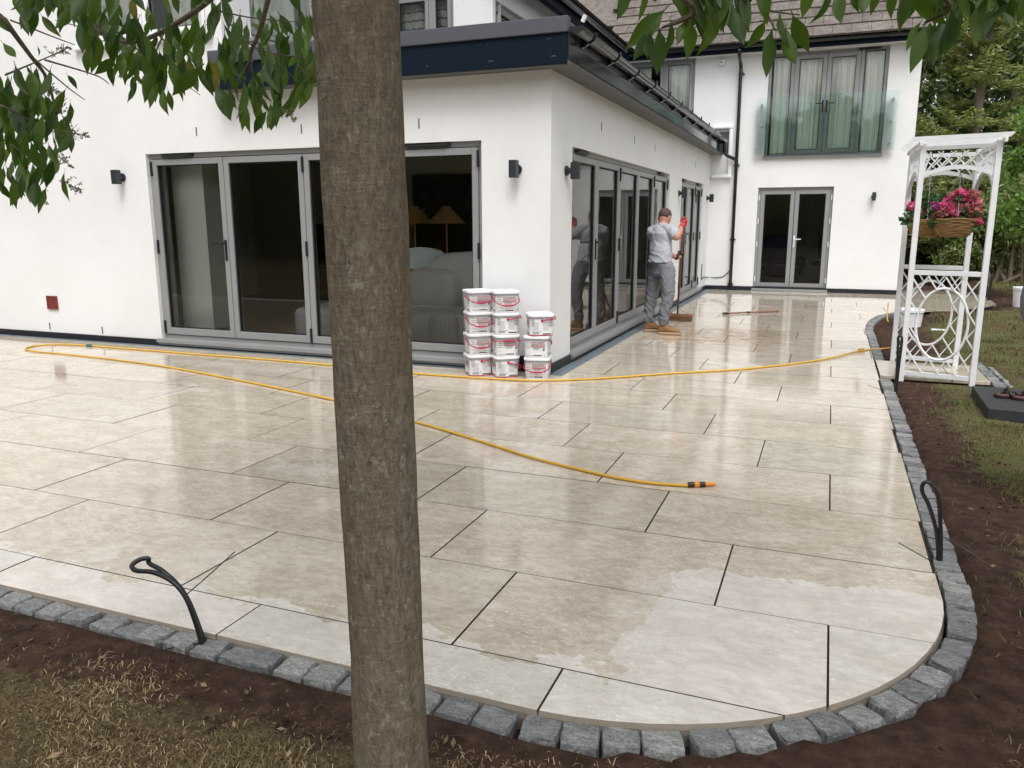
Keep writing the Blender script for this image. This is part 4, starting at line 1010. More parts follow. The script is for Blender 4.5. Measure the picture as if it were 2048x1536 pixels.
# ================================================================== garden hose
HP = [(1.204, 12.863), (1.093, 11.198), (1.05, 10.2), (1.16, 9.2), (1.138, 8.237), (1.02, 7.78), (0.919, 7.62), (0.585, 7.073), (0.191, 6.315), (-0.424, 5.572), (-1.088, 5.045), (-1.628, 4.582), (-2.099, 4.303), (-2.456, 4.225), (-2.935, 4.20), (-3.262, 4.20), (-4.176, 4.285), (-5.156, 4.322), (-5.938, 4.321), (-7.016, 4.341), (-7.80, 4.335), (-8.08, 4.24), (-8.13, 4.06), (-8.0, 3.90), (-7.75, 3.835), (-7.392, 3.825), (-6.601, 3.766), (-5.741, 3.638), (-4.806, 3.405), (-4.034, 3.188), (-3.281, 2.951), (-2.376, 2.579), (-1.797, 2.307), (-1.375, 2.093), (-1.058, 1.976), (-0.805, 1.9), (-0.60, 1.878), (-0.40, 1.91)]
hz = lambda x, y: 0.0105 if dist_out(x, y) < 0.15 else -0.02
hose = root('garden_hose', (-2.1, 4.3, 0), 'yellow garden hose looped across the wet paving with orange nozzle', 'hose')
pth = smooth_path([(x, y, hz(x, y)) for x, y in HP], 8)
mb = MB(); mb.tube(pth, .0092, 8); mb.build('hose_pipe', M['hose'], hose, smooth=True)
def along(p, d, segs, name, mat, par):
    d = Vector(d).normalized(); p = Vector(p); mb = MB(); pts = []; rr = []
    for s_, r_ in segs: pts.append(p + d * s_); rr.append(r_)
    mb.tube(pts, rr, 14); return mb.build(name, mat, par)
e = Vector((-0.40, 1.91, .015)); d = (Vector((-0.25, 1.985, .015)) - e).normalized()
along(e, d, [(-.01, .0125), (-.008, .0155), (.022, .0155), (.024, .0125)], 'coupling', M['black'], hose)
along(e, d, [(.022, .0125), (.024, .0165), (.050, .0165), (.052, .0125)], 'locking_ring', M['orange'], hose)
along(e, d, [(.050, .012), (.052, .0155), (.082, .0155), (.084, .011)], 'collar', M['black'], hose)
along(e, d, [(.082, .0115), (.10, .0115), (.128, .0085), (.140, .0085)], 'spray_tip', M['orange'], hose)
g = Vector((-7.55, 4.338, .012)); along(g, (1, 0, 0), [(-.04, .012), (-.035, .017), (-.01, .018), (.0, .013), (.01, .018), (.035, .017), (.04, .012)], 'connector', M['greenplastic'], hose)
kn = Vector((0.60, 7.10, .018)); mb = MB()
mb.tube([kn + Vector((.028*math.cos(t), .02*math.sin(t), .012*math.sin(2*t))) for t in [i*2*math.pi/16 for i in range(16)]], .0085, 7, closed=True); mb.build('knot', M['hose'], hose, smooth=True)

# ================================================================== cable loops rising from the edging
def cable_loop(base, pts, tails, label, r=.0085, Y=None):
    o = root('cable_loop', base, label, 'cable', 'black cable loops left sticking up for lighting')
    mb = MB(); mb.tube(smooth_path(pts, 5), r, 8); mb.build('cable', M['rubber'], o, smooth=True)
    for t in tails:
        mb = MB(); mb.tube(smooth_path(t, 5), .0022, 5); mb.build('cable_tie', M['rubber'], o)
Y1 = -.285; f1 = lambda q, dy=0: at_y(q[0], q[1], Y1 + dy)
b1 = f1((404, 1290)); 
cable_loop((b1.x, b1.y, -.05), [(b1.x, b1.y, -.09), b1] + [f1(q) for q in ((387, 1232), (370, 1192), (345, 1163), (308, 1145), (272, 1141))] + [f1((264, 1131), .01), f1((278, 1120), .03), f1((296, 1117), .045), f1((299, 1127), .045)] + [f1(q, .03) for q in ((322, 1140), (352, 1166))] + [f1(q, .015) for q in ((374, 1196), (393, 1240), (409, 1288))] + [(b1.x + .01, b1.y + .01, -.09)],
   [[f1((372, 1190), .01), f1((420, 1148), .06), f1((470, 1103), .12)], [f1((398, 1287)), f1((350, 1294), -.05), f1((292, 1312), -.10)]], 'black cable loop bent to the left at the front edge, left of the trunk')
Y2 = 1.36; f2 = lambda q, dy=0: at_y(q[0], q[1], Y2 + dy); b2 = f2((1877, 1130))
cable_loop((b2.x, b2.y, -.05), [(b2.x, b2.y, -.09), b2] + [f2(q) for q in ((1873, 1065), (1858, 1012), (1845, 985), (1845, 970), (1854, 964), (1867, 973), (1877, 998), (1881, 1060), (1881, 1130))] + [(b2.x + .01, b2.y, -.09)],
   [[f2((1872, 1126)), f2((1840, 1110), -.03), f2((1797, 1085), -.02)], [f2((1884, 1072)), f2((1925, 1095)), f2((1990, 1138), -.02)]], 'black upright cable loop on the right-hand setts nearest the camera')
Y3 = 5.0; f3 = lambda q, dy=0: at_y(q[0], q[1], Y3 + dy); b3 = f3((1790, 787))
cable_loop((b3.x, b3.y, -.05), [(b3.x, b3.y, -.09), b3] + [f3(q) for q in ((1794, 735), (1796, 690), (1796, 677), (1800, 671), (1804, 678), (1802, 700), (1797, 740), (1792, 787))] + [(b3.x + .01, b3.y, -.09)],
   [[f3((1790, 787)), f3((1765, 780)), f3((1735, 770))]], 'black upright cable loop on the setts beside the white arbour', .010)
Y4 = 14.0; f4 = lambda q: at_y(q[0], q[1], Y4); b4 = f4((1975, 600))
cable_loop((b4.x, b4.y, -.05), [(b4.x, b4.y, -.09), b4, f4((1979, 575)), f4((1983, 553)), f4((1985, 551)), f4((1981, 576)), f4((1977, 600)), (b4.x + .02, b4.y, -.09)], [], 'distant black cable loop on the lawn edge seen right of the arbour', .014)

# ================================================================== pole lying on the paving
pa, pb = at_z(1446, 627, .018), at_z(1558, 622, .018)
o = root('spare_pole', tuple(pa), 'thin brown telescopic pole lying on the far paving', 'pole'); d = (pb - pa)
along(pa, d, [(.05, .012), (d.length, .011)], 'shaft', M['wood_pole'], o); along(pa, d, [(0, .017), (.09, .017)], 'grip', M['black'], o); along(pa, d, [(.42*d.length, .016), (.42*d.length + .05, .016)], 'clamp', M['black'], o)

# ================================================================== arbour
A0 = Vector((0.885, 5.665, -.07)); aU = Vector((0.545, -0.13, 0)); aV = Vector((-0.01, 0.95, 0)); aW = Vector((0, 0, 1))
arb = root('garden_arbour', tuple(A0 + (aU + aV) / 2), 'white wooden garden arbour with lattice sides and oval rings', 'arbour')
ap = lambda s, t, z: A0 + aU * s + aV * t + aW * (z - A0.z)
ZT, ZR = 2.005, 0.945
for s in (0, 1):
    for t in (0, 1):
        mb = MB(); mb.bar(ap(s, t, -.07), ap(s, t, ZT + .03), .045, .045, aV); mb.build('post', M['whitepaint'], arb, bevel=.003)
def rail(p, q, w=.03, h=.035, name='rail'): mb = MB(); mb.bar(p, q, w, h, (0, 0, 1)); mb.build(name, M['whitepaint'], arb, bevel=.002)
def seg_clip(p, q, inside, n=60):                     # longest run of a slat outside the oval
    runs = []; cur = []
    for i in range(n + 1):
        t = i / n; x = (p[0] + (q[0]-p[0])*t, p[1] + (q[1]-p[1])*t)
        if not inside(x): cur.append(x)
        elif len(cur) > 2: runs.append(cur); cur = []
        else: cur = []
    if len(cur) > 2: runs.append(cur)
    return [(r_[0], r_[-1]) for r_ in runs]
OC, ORX, ORZ = (0.5, 0.50), 0.36, 0.315
for t in (0, 1):
    rail(ap(0.03, t, ZR), ap(.97, t, ZR), .04, .04); rail(ap(0.03, t, .045), ap(.97, t, .045), .03, .04)
    for (p, q) in [((0.03 + k*.24, ZR - .03), (0.03 + k*.24 - 1.05, ZR - .93)) for k in range(1, 9)] + [((.97 - k*.24, ZR - .03), (.97 - k*.24 + 1.05, ZR - .93)) for k in range(1, 9)]:
        a, b = Vector(p), Vector(q)                   # clip to the panel
        def cl(a, b):
            t0, t1 = 0.0, 1.0
            for i, lo, hi in ((0, .04, .96), (1, .065, ZR - .02)):
                dd = b[i] - a[i]
                if abs(dd) < 1e-9: continue
                u0, u1 = (lo - a[i]) / dd, (hi - a[i]) / dd
                if u0 > u1: u0, u1 = u1, u0
                t0, t1 = max(t0, u0), min(t1, u1)
            return None if t1 <= t0 + .03 else (a + (b-a)*t0, a + (b-a)*t1)
        r_ = cl(a, b)
        if not r_: continue
        for g0, g1 in seg_clip(tuple(r_[0]), tuple(r_[1]), lambda x: ((x[0]-OC[0])/ORX)**2 + ((x[1]-OC[1])/ORZ)**2 < 1):
            off = .006 if p[0] > q[0] else -.006
            mb = MB(); mb.bar(ap(g0[0], t + off, g0[1]), ap(g1[0], t + off, g1[1]), .010, .022, aU.cross(aW)); mb.build('lattice_slat', M['whitepaint'], arb)
    mb = MB(); mb.tube([ap(OC[0] + ORX*math.cos(k*math.pi/24), t, OC[1] + ORZ*math.sin(k*math.pi/24)) for k in range(48)], .012, 7, closed=True); mb.build('oval_ring', M['whitepaint'], arb, smooth=True)
    rail(ap(0, t, ZT - .01), ap(1, t, ZT - .01), .03, .034)
    arc = [ap(k/12, t, 1.765 + .068 * math.sin(math.pi*k/12)) for k in range(13)]
    mb = MB()
    for p, q in zip(arc, arc[1:]): mb.bar(p, q, .03, .035, (0, 0, 1))
    mb.build('arched_rail', M['whitepaint'], arb)
    for k in range(6):
        for sgn in (1, -1):
            x0 = .04 + k*.17; x1 = x0 + .24 * 1
            p, q = ((x0, ZT - .04), (min(x1, .97), 1.775 + .065*math.sin(math.pi*min(x1, .97))))
            if sgn < 0: p, q = (1 - p[0], p[1]), (1 - q[0], q[1])
            mb = MB(); mb.bar(ap(p[0], t + .006*sgn, p[1]), ap(q[0], t + .006*sgn, q[1]), .010, .020, aU.cross(aW)); mb.build('lattice_slat', M['whitepaint'], arb)
for s in (0, 1):                                      # lattice and curved brace on the passage sides
    rail(ap(s, 0, ZT - .01), ap(s, 1, ZT - .01), .029, .033)
    arc = [ap(s, k/14, 1.60 + .21 * math.sin(math.pi*k/14)**.6) for k in range(15)]; mb = MB()
    for p, q in zip(arc, arc[1:]): mb.bar(p, q, .03, .03, (0, 0, 1))
    mb.build('arched_rail', M['whitepaint'], arb)
    for k in range(9):
        for sgn in (1, -1):
            a_, b_ = k*.105, k*.105 + .15
            if b_ > 1: continue
            zz = 1.60 + .21*math.sin(math.pi*b_)**.6
            if sgn < 0: a_, b_ = 1 - a_, 1 - b_
            mb = MB(); mb.bar(ap(s + .01*sgn, a_, ZT - .04), ap(s + .01*sgn, b_, zz), .010, .018, aV.cross(aW)); mb.build('lattice_slat', M['whitepaint'], arb)
for s in (-.0, 1.0):                                  # long bearers with cut ends, then the cross rafters
    rail(ap(s + (.05 if s else -.05), -.10, ZT + .026), ap(s + (.05 if s else -.05), 1.10, ZT + .026), .022, .036, 'bearer')
for k in range(6):
    t = -.07 + k * 1.14 / 5; mb = MB(); a_, b_ = -.18, 1.15
    prof = [(a_, ZT + .072), (a_ + .05, ZT + .046), (b_ - .05, ZT + .046), (b_, ZT + .072), (b_, ZT + .084), (a_, ZT + .084)]
    f_ = [ap(p[0], t - .009, p[1]) for p in prof]; g_ = [ap(p[0], t + .009, p[1]) for p in prof]; mb.loft([f_, g_]); mb.build('rafter', M['whitepaint'], arb, fix=True)

# ================================================================== leaves and flowers in bulk
def leaf_cloud(pts, size, n_hint=None, aspect=.45, droop=0.3, flat=0.0, rng=None):
    """pts (N,3) -> vertices and faces of small folded leaves (two triangles each)"""
    rng = rng or np.random; N = len(pts); s = size * (0.6 + 0.8 * rng.rand(N, 1))
    d = rng.randn(N, 3); d[:, 2] = d[:, 2] * (1 - flat) - droop; d /= np.linalg.norm(d, axis=1, keepdims=True)
    e = rng.randn(N, 3); e[:, 2] *= (1 - flat); e -= d * (e * d).sum(1, keepdims=True); e /= np.linalg.norm(e, axis=1, keepdims=True) + 1e-9
    nrm = np.cross(d, e)
    a = pts; b = pts + d * s * .5 + e * s * aspect * .5 + nrm * s * .08; c = pts + d * s; f = pts + d * s * .5 - e * s * aspect * .5 + nrm * s * .08
    V = np.stack([a, b, c, f], 1).reshape(-1, 3); i = np.arange(N)[:, None] * 4
    F_ = np.concatenate([i + np.array([[0, 1, 2]]), i + np.array([[0, 2, 3]])], 1).reshape(-1, 3)
    return V, F_
def np_mesh(name, V, F_):
    me = bpy.data.meshes.new(name); me.vertices.add(len(V)); me.vertices.foreach_set('co', np.ascontiguousarray(V, dtype=np.float32).ravel())
    k = F_.shape[1]; me.loops.add(F_.size); me.loops.foreach_set('vertex_index', np.ascontiguousarray(F_, dtype=np.int32).ravel())
    me.polygons.add(len(F_)); me.polygons.foreach_set('loop_start', np.arange(0, F_.size, k, dtype=np.int32)); me.polygons.foreach_set('loop_total', np.full(len(F_), k, dtype=np.int32))
    me.update(calc_edges=True); me.validate(); return me
def cloud_obj(name, V, F_, mat, parent):
    off = np.array(origin_of(parent)); return tag(link(name, np_mesh(name, V - off, F_), mat, parent), kind='stuff')
def blob_pts(rng, centers, radii, n):
    c = np.array(centers, float); r = np.array(radii, float)
    if r.ndim == 1: r = np.repeat(r[:, None], 3, 1)
    w = r.prod(1) ** .67; w /= w.sum(); idx = rng.choice(len(c), n, p=w)
    d = rng.randn(n, 3); d /= np.linalg.norm(d, axis=1, keepdims=True); rad = rng.rand(n, 1) ** .28
    return c[idx] + d * rad * r[idx]

# -- hanging baskets
def basket(cx, cy, zr, r, label, fcols, seed):
    rng = np.random.RandomState(seed); o = root('hanging_basket', (cx, cy, zr - .16), label, 'hanging basket', 'hanging baskets of pink flowers in the arbour')
    mb = MB()
    prof = [(r*.35, -.16), (r*.62, -.145), (r*.82, -.10), (r*.95, -.045), (r, 0)]
    mb.lathe(prof, (cx, cy, zr), 24, cap=True); mb.build('liner', M['wicker'], o, smooth=True)
    for i in range(10):                               # woven withies
        z = -.15 + i*.0165; q = (z + .16) / .16; rr = r * (.38 + .64 * q ** .5) + .004; ph = rng.rand() * 6
        mb = MB(); mb.tube([(cx + (rr + .005*math.sin(k*1.1 + ph + i*3.14))*math.cos(k*math.pi/20), cy + (rr + .005*math.sin(k*1.1 + ph + i*3.14))*math.sin(k*math.pi/20), zr + z + .004*math.sin(k*.8 + ph)) for k in range(40)], .008, 5, closed=True); mb.build('withy', M['wicker'], o, smooth=True)
    P = blob_pts(rng, [(cx, cy, zr + .03), (cx - r*.7, cy - r*.3, zr + .01), (cx + r*.8, cy - r*.3, zr + .01), (cx, cy, zr + .13)], [(r*.9, r*.9, .07), (r*.5, r*.5, .08), (r*.5, r*.5, .09), (r*.7, r*.7, .10)], 620)
    cloud_obj('foliage', *leaf_cloud(P, .05, aspect=.8, droop=0, rng=rng), M['bskt_leaf'], o)
    for dx, dz, rad, mt in fcols:
        P = blob_pts(rng, [(cx + dx, cy - r*.45 - .02 + rng.rand()*.06, zr + dz)], [(rad, rad, rad*.8)], int(120 + 1500*rad))
        cloud_obj('flower_head', *leaf_cloud(P, .026, aspect=.9, droop=-.2, rng=rng), M[mt], o)
    for k in range(3):
        a = k*2.09 + .5; mb = MB(); p = Vector((cx + r*math.cos(a), cy + r*math.sin(a), zr)); q = Vector((cx, cy, 1.80)); n_ = 18
        mb.tube([p + (q - p)*(i/n_) + Vector((.003 if i % 2 else -.003, .003 if i % 2 else -.003, 0)) for i in range(n_ + 1)], .0035, 5); mb.build('chain', M['chrome'], o)
    mb = MB(); mb.tube([(cx, cy, 1.79), (cx, cy, 1.99)], .004, 6); mb.build('hook', M['black'], o)
basket(1.225, 5.98, 1.405, .185, 'right hanging wicker basket full of pink and rose flowers', [(-.10, .11, .05, 'petal'), (-.05, .16, .05, 'petal'), (-.12, .05, .04, 'petal2'), (.11, .16, .055, 'petal'), (-.02, .12, .05, 'petal2'), (.04, .19, .06, 'petal'), (.10, .20, .05, 'petal2'), (.14, .12, .06, 'petal2'), (-.02, .06, .045, 'petal'), (-.07, .07, .04, 'petal'), (.07, .10, .045, 'petal2'), (.0, .22, .04, 'petal'), (.15, .05, .04, 'petal2'), (.09, .03, .022, 'petal'), (.17, -.02, .03, 'petal'), (.02, .00, .02, 'petal'), (-.15, .10, .03, 'petal3'), (-.08, .0, .035, 'petal'), (.12, -.01, .04, 'petal2'), (.05, .05, .04, 'petal'), (-.16, .02, .03, 'petal2')], 3)
basket(1.02, 6.30, 1.40, .165, 'left hanging wicker basket of drier plants behind the arbour post', [(-.12, .12, .05, 'petal'), (-.05, .06, .04, 'petal2'), (.03, .13, .03, 'petal3')], 5)

# ================================================================== small things on the lawn
def tub_round(loc, r, h, label, gcat='bucket', lidm='whiteplastic', red=False):
    o = root('bucket', loc, label, gcat); mb = MB(); mb.lathe([(r*.84, 0), (r*.86, .004), (r, h)], loc, 24); mb.build('body', M['bucket'], o, smooth=False)
    mb = MB(); mb.lathe([(r*1.0, h - .03), (r*1.06, h - .028), (r*1.07, h + .008), (r*1.0, h + .014)], loc, 24); mb.build('lid', M[lidm], o)
    if red: mb = MB(); mb.lathe([(r*.865, .01), (r*.88, .05)], loc, 24, cap=False); mb.build('printed_band', M['printred'], o)
tub_round((1.27, 9.75, -.06), .17, .27, 'pale lidded bucket on the soil behind the arbour lattice')
tub_round((3.22, 13.1, -.06), .15, .36, 'white bucket with red print on the far lawn at the right edge', red=True)
p, q = at_z(1862, 661, -.02), at_z(1893, 662, -.02)
o = root('sealant_tube', tuple((p + q) / 2), 'short white tube lying on the grass seen through the oval ring', 'tube'); along(p, q - p, [(0, .025), ((q - p).length, .025)], 'barrel', M['whiteplastic'], o); along(p, p - q, [(0, .012), (.07, .006)], 'nozzle', M['black'], o)
o = root('paving_sample', (1.75, 4.75, -.06), 'thick charcoal slab lying on the grass beside the arbour', 'slab')
mb = MB(); mb.prism([(1.365, 5.10), (1.345, 4.24), (2.35, 4.10), (2.37, 5.02)][::-1], -.045, .070); mb.build('slab_block', M['slab'], o, bevel=.006, fix=True)
def sandal(c, ang, label):
    o = root('sandal', c, label, 'sandal', 'pair of brown sandals on the dark slab', R(ang)); c0 = Vector((0, 0, 0))
    mb = MB(); n_ = 22; rings = []
    for z, k in ((0, 1), (.018, 1.02), (.026, .97)):
        rings.append([(.125*math.cos(2*math.pi*i/n_), k*(.040 + .010*math.cos(2*math.pi*i/n_))*math.sin(2*math.pi*i/n_), z + .006*math.cos(2*math.pi*i/n_)**2) for i in range(n_)])
    mb.loft(rings); mb.build('sole', M['brownleather'], o, smooth=True, local=True)
    for s in (-1, 1):
        mb = MB(); mb.tube(smooth_path([(.07, 0, .03), (.045, s*.025, .052), (.0, s*.042, .05), (-.03, s*.044, .02)], 5), .008, 6); mb.build('strap', M['blackleather'], o, smooth=True, local=True)
    mb = MB(); mb.tube(smooth_path([(.02, -.046, .02), (.025, -.02, .058), (.028, .02, .058), (.022, .046, .02)], 5), .012, 6); mb.build('strap', M['blackleather'], o, smooth=True, local=True)
s1 = at_z(2021, 795, .07); s2 = at_z(2058, 800, .07)
sandal((s1.x, s1.y, .071), 200, 'brown sandal on the left of the pair on the slab'); sandal((s2.x, s2.y, .071), 195, 'brown sandal cut by the right edge of the picture')

# ================================================================== fence at the back
fen = root('garden_fence', (4.0, 21.0, 0), 'brown boarded garden fence behind the arbour', 'fence')
for i in range(44):
    x = 1.7 + i*.16; mb = MB(); mb.box(x, x + .155, 21.0 + (.012 if i % 2 else 0), 21.02 + (.012 if i % 2 else 0), -.05, 1.8 + random.uniform(-.01, .01)); mb.build('board', M['fence'], fen)
for z in (.25, .95, 1.55): mb = MB(); mb.box(1.7, 8.8, 20.95, 20.998, z, z + .07); mb.build('rail', M['fence'], fen)
for x in (1.75, 4.2, 6.6): mb = MB(); mb.box(x, x + .1, 20.90, 20.949, -.05, 1.85); mb.build('post', M['fence'], fen)
rng = np.random.RandomState(11); P = blob_pts(rng, [(2.4, 20.9, 1.1), (2.2, 20.9, .5), (2.9, 20.9, 1.4), (2.6, 20.9, .2)], [(.5, .12, .6), (.5, .12, .5), (.4, .12, .3), (.6, .12, .3)], 2600)
iv = root('ivy', (2.4, 20.9, 0), 'dark ivy spreading over the left end of the fence', 'ivy'); cloud_obj('foliage', *leaf_cloud(P, .06, aspect=.9, rng=rng), M['ivy'], iv)
mb = MB(); mb.tube(smooth_path([(2.5, 20.9, -.05), (2.4, 20.92, .5), (2.6, 20.9, 1.2)], 4), .02, 6); mb.build('stem', M['bark'], iv)
# ================================================================== furniture seen through the glass
def cushion(mb, c, r, rot=0.0, e=.55):
    cx, cy, cz = c; n, m = 16, 9; rings = []
    for i in range(m + 1):
        t = -math.pi/2 + math.pi * min(max(i/m, .03), .97); ring = []
        for k in range(n):
            p = 2*math.pi*k/n; sg = lambda v: math.copysign(abs(v)**e, v)
            x, y, z = r[0]*sg(math.cos(t))*sg(math.cos(p)), r[1]*sg(math.cos(t))*sg(math.sin(p)), r[2]*sg(math.sin(t))
            ring.append((cx + x*math.cos(rot) - y*math.sin(rot), cy + x*math.sin(rot) + y*math.cos(rot), cz + z))
        rings.append(ring)
    mb.loft(rings); return mb
sofa = root('corner_sofa', (-3.9, 6.1, .06), 'grey corner sofa piled with cushions behind the glazed doors', 'sofa')
mb = MB(); cushion(mb, (-3.6, 5.75, .25), (.95, .40, .20), 0, .35); mb.build('base', M['sofa'], sofa, smooth=True)
mb = MB(); cushion(mb, (-5.05, 5.75, .25), (.50, .42, .19), 0, .35); mb.build('ottoman', M['sofa'], sofa, smooth=True)
for c, r_, q in (((-3.35, 6.05, .72), (.75, .16, .34), .12), ((-3.95, 5.95, .62), (.38, .16, .26), -.3), ((-3.0, 5.6, .62), (.16, .35, .26), .1)):
    mb = MB(); cushion(mb, c, r_, q); mb.build('back_cushion', M['sofa'], sofa, smooth=True)
mb = MB(); cushion(mb, (-4.72, 5.45, .34), (.28, .14, .13), .4); mb.build('pillow', M['pillar_in'], sofa, smooth=True)
mb = MB(); cushion(mb, (-4.25, 6.3, .92), (.22, .12, .16), .2); mb.build('mustard_cushion', M['mustard'], sofa, smooth=True)
mb = MB(); rings = []
for i in range(9):
    t = i/8; rings.append([(-4.5 + .95*t + .01*math.sin(k*2.1), 6.12 - .05*k/6 + .1*math.sin(t*3), 1.06 - .16*t*t + .05*math.sin(t*5 + k*.5) - .03*k) for k in range(7)])
vs = [p for r_ in rings for p in r_]; mb.add(vs, [(i*7+k, i*7+k+1, (i+1)*7+k+1, (i+1)*7+k) for i in range(8) for k in range(6)]); mb.build('throw', M['throw'], sofa, smooth=True)
def floor_lamp(x, y, zs, label):
    o = root('floor_lamp', (x, y, .06), label, 'floor lamp', 'straw shaded lamps inside the garden room')
    mb = MB(); mb.lathe([(.24, zs), (.06, zs + .19), (.055, zs + .21)], (x, y, 0), 28, cap=False); mb.build('lamp_shade', M['straw'], o)
    mb = MB(); mb.tube([(x, y, .08), (x, y, zs + .18)], .011, 8); mb.build('stem', M['straw'], o); mb = MB(); mb.lathe([(.14, .0), (.14, .02)], (x, y, .061), 20); mb.build('base', M['darkstuff'], o)
floor_lamp(-4.32, 7.0, 1.365, 'straw shaded floor lamp behind the sofa, right of the trunk'); floor_lamp(-4.80, 7.05, 1.365, 'straw shaded floor lamp half hidden behind the trunk')
o = root('wire_pouffe', (-3.55, 5.32, .06), 'pale wire drum stool behind the glass next to the tubs', 'stool')
for k in range(22):
    a = k*2*math.pi/22; mb = MB(); mb.tube([(-3.55 + .16*f_*math.cos(a), 5.32 + .16*f_*math.sin(a), .065 + .36*h_) for h_, f_ in ((0, .92), (.3, 1), (.7, 1), (.9, .93), (1, .75))], .004, 5); mb.build('wire', M['wire'], o)
for h_ in (.07, .40): mb = MB(); mb.tube([(-3.55 + .14*math.cos(k*.3927), 5.32 + .14*math.sin(k*.3927), h_) for k in range(16)], .006, 5, closed=True); mb.build('hoop', M['wire'], o)
o = root('house_plant', (-3.35, 7.2, .06), 'tall leafy pot plant inside beside the right door jamb', 'plant')
rng = np.random.RandomState(4); P = blob_pts(rng, [(-3.4, 7.1, 1.35), (-3.5, 7.0, 1.05), (-3.3, 7.1, 1.7)], [.28, .22, .25], 150); cloud_obj('foliage', *leaf_cloud(P, .16, aspect=.5, rng=rng), M['bskt_leaf'], o)
mb = MB(); mb.tube([(-3.35, 7.2, .3), (-3.4, 7.1, 1.0), (-3.35, 7.1, 1.6)], .014, 6); mb.build('stem', M['bark'], o); mb = MB(); mb.lathe([(.12, 0), (.16, .28)], (-3.35, 7.2, .061), 18); mb.build('pot', M['darkstuff'], o)
o = root('sideboard', (-6.6, 8.6, .06), 'dark low sideboard deep inside the garden room', 'sideboard')
mb = MB(); mb.box(-7.6, -6.0, 8.4, 8.85, .12, .62); mb.build('cabinet', M['darkwood'], o, bevel=.01)
for x in (-7.5, -6.1): mb = MB(); mb.box(x - .03, x + .03, 8.45, 8.8, .061, .118); mb.build('foot', M['darkstuff'], o)
mb = MB(); mb.box(-7.5, -6.3, 8.6, 8.66, .64, 1.35); tv = root('television', (-6.9, 8.63, .62), 'black television on the dark sideboard inside', 'television'); mb.build('screen', M['darkstuff'], tv, bevel=.008); mb = MB(); mb.box(-7.1, -6.7, 8.55, 8.72, .621, .64); mb.build('stand', M['darkstuff'], tv)
mb = MB(); mb.box(-6.83, -6.38, 5.05, 5.40, .06, 2.46); mb.build('interior_pillar', M['pillar_in'], house); mb = MB(); mb.box(-6.84, -6.37, 5.03, 5.42, .061, .17); mb.build('skirting', M['floor_in'], house)
mb = MB(); mb.box(-6.4, -5.3, 9.95, 10.02, .061, 2.15); mb.build('interior_door', M['darkwood'], house)
mb = MB(); mb.box(-9.8, -4.2, 10.03, 10.10, .061, 2.455); mb.build('interior_partition', M['wall_in'], house)
o = root('coffee_table', (-6.1, 7.2, .06), 'low dark coffee table on the interior floor', 'table')
mb = MB(); mb.box(-6.5, -5.6, 6.9, 7.5, .40, .44); mb.build('table_top', M['darkwood'], o)
for x in (-6.45, -5.65):
    for y in (6.95, 7.45): mb = MB(); mb.box(x - .02, x + .02, y - .02, y + .02, .061, .40); mb.build('leg', M['darkwood'], o)
o = root('armchair', (-0.75, 16.2, .02), 'navy armchair behind the far double door', 'armchair')
mb = MB(); cushion(mb, (-.72, 16.2, .35), (.38, .36, .16), 0, .4); mb.build('seat', M['navyseat'], o, smooth=True); mb = MB(); cushion(mb, (-.85, 16.5, .70), (.36, .12, .38), 0, .5); mb.build('backrest', M['navyseat'], o, smooth=True)
for x in (-1.07, -.37): mb = MB(); cushion(mb, (x, 16.2, .48), (.08, .35, .16), 0, .5); mb.build('armrest', M['navyseat'], o, smooth=True)
o = root('office_chair', (0.15, 16.3, .02), 'black office chair behind the right leaf of the far door', 'chair')
mb = MB(); cushion(mb, (.10, 16.3, .48), (.24, .24, .05), 0, .5); mb.build('seat', M['darkstuff'], o, smooth=True); mb = MB(); cushion(mb, (.18, 16.5, .80), (.22, .05, .26), 0, .5); mb.build('backrest', M['darkstuff'], o, smooth=True); mb = MB(); mb.tube([(.12, 16.3, .05), (.12, 16.3, .45)], .03, 8); mb.build('column', M['darkstuff'], o)
for k in range(5): mb = MB(); a = k*1.257; mb.bar((.12, 16.3, .08), (.12 + .26*math.cos(a), 16.3 + .26*math.sin(a), .05), .03, .03); mb.build('foot', M['darkstuff'], o)

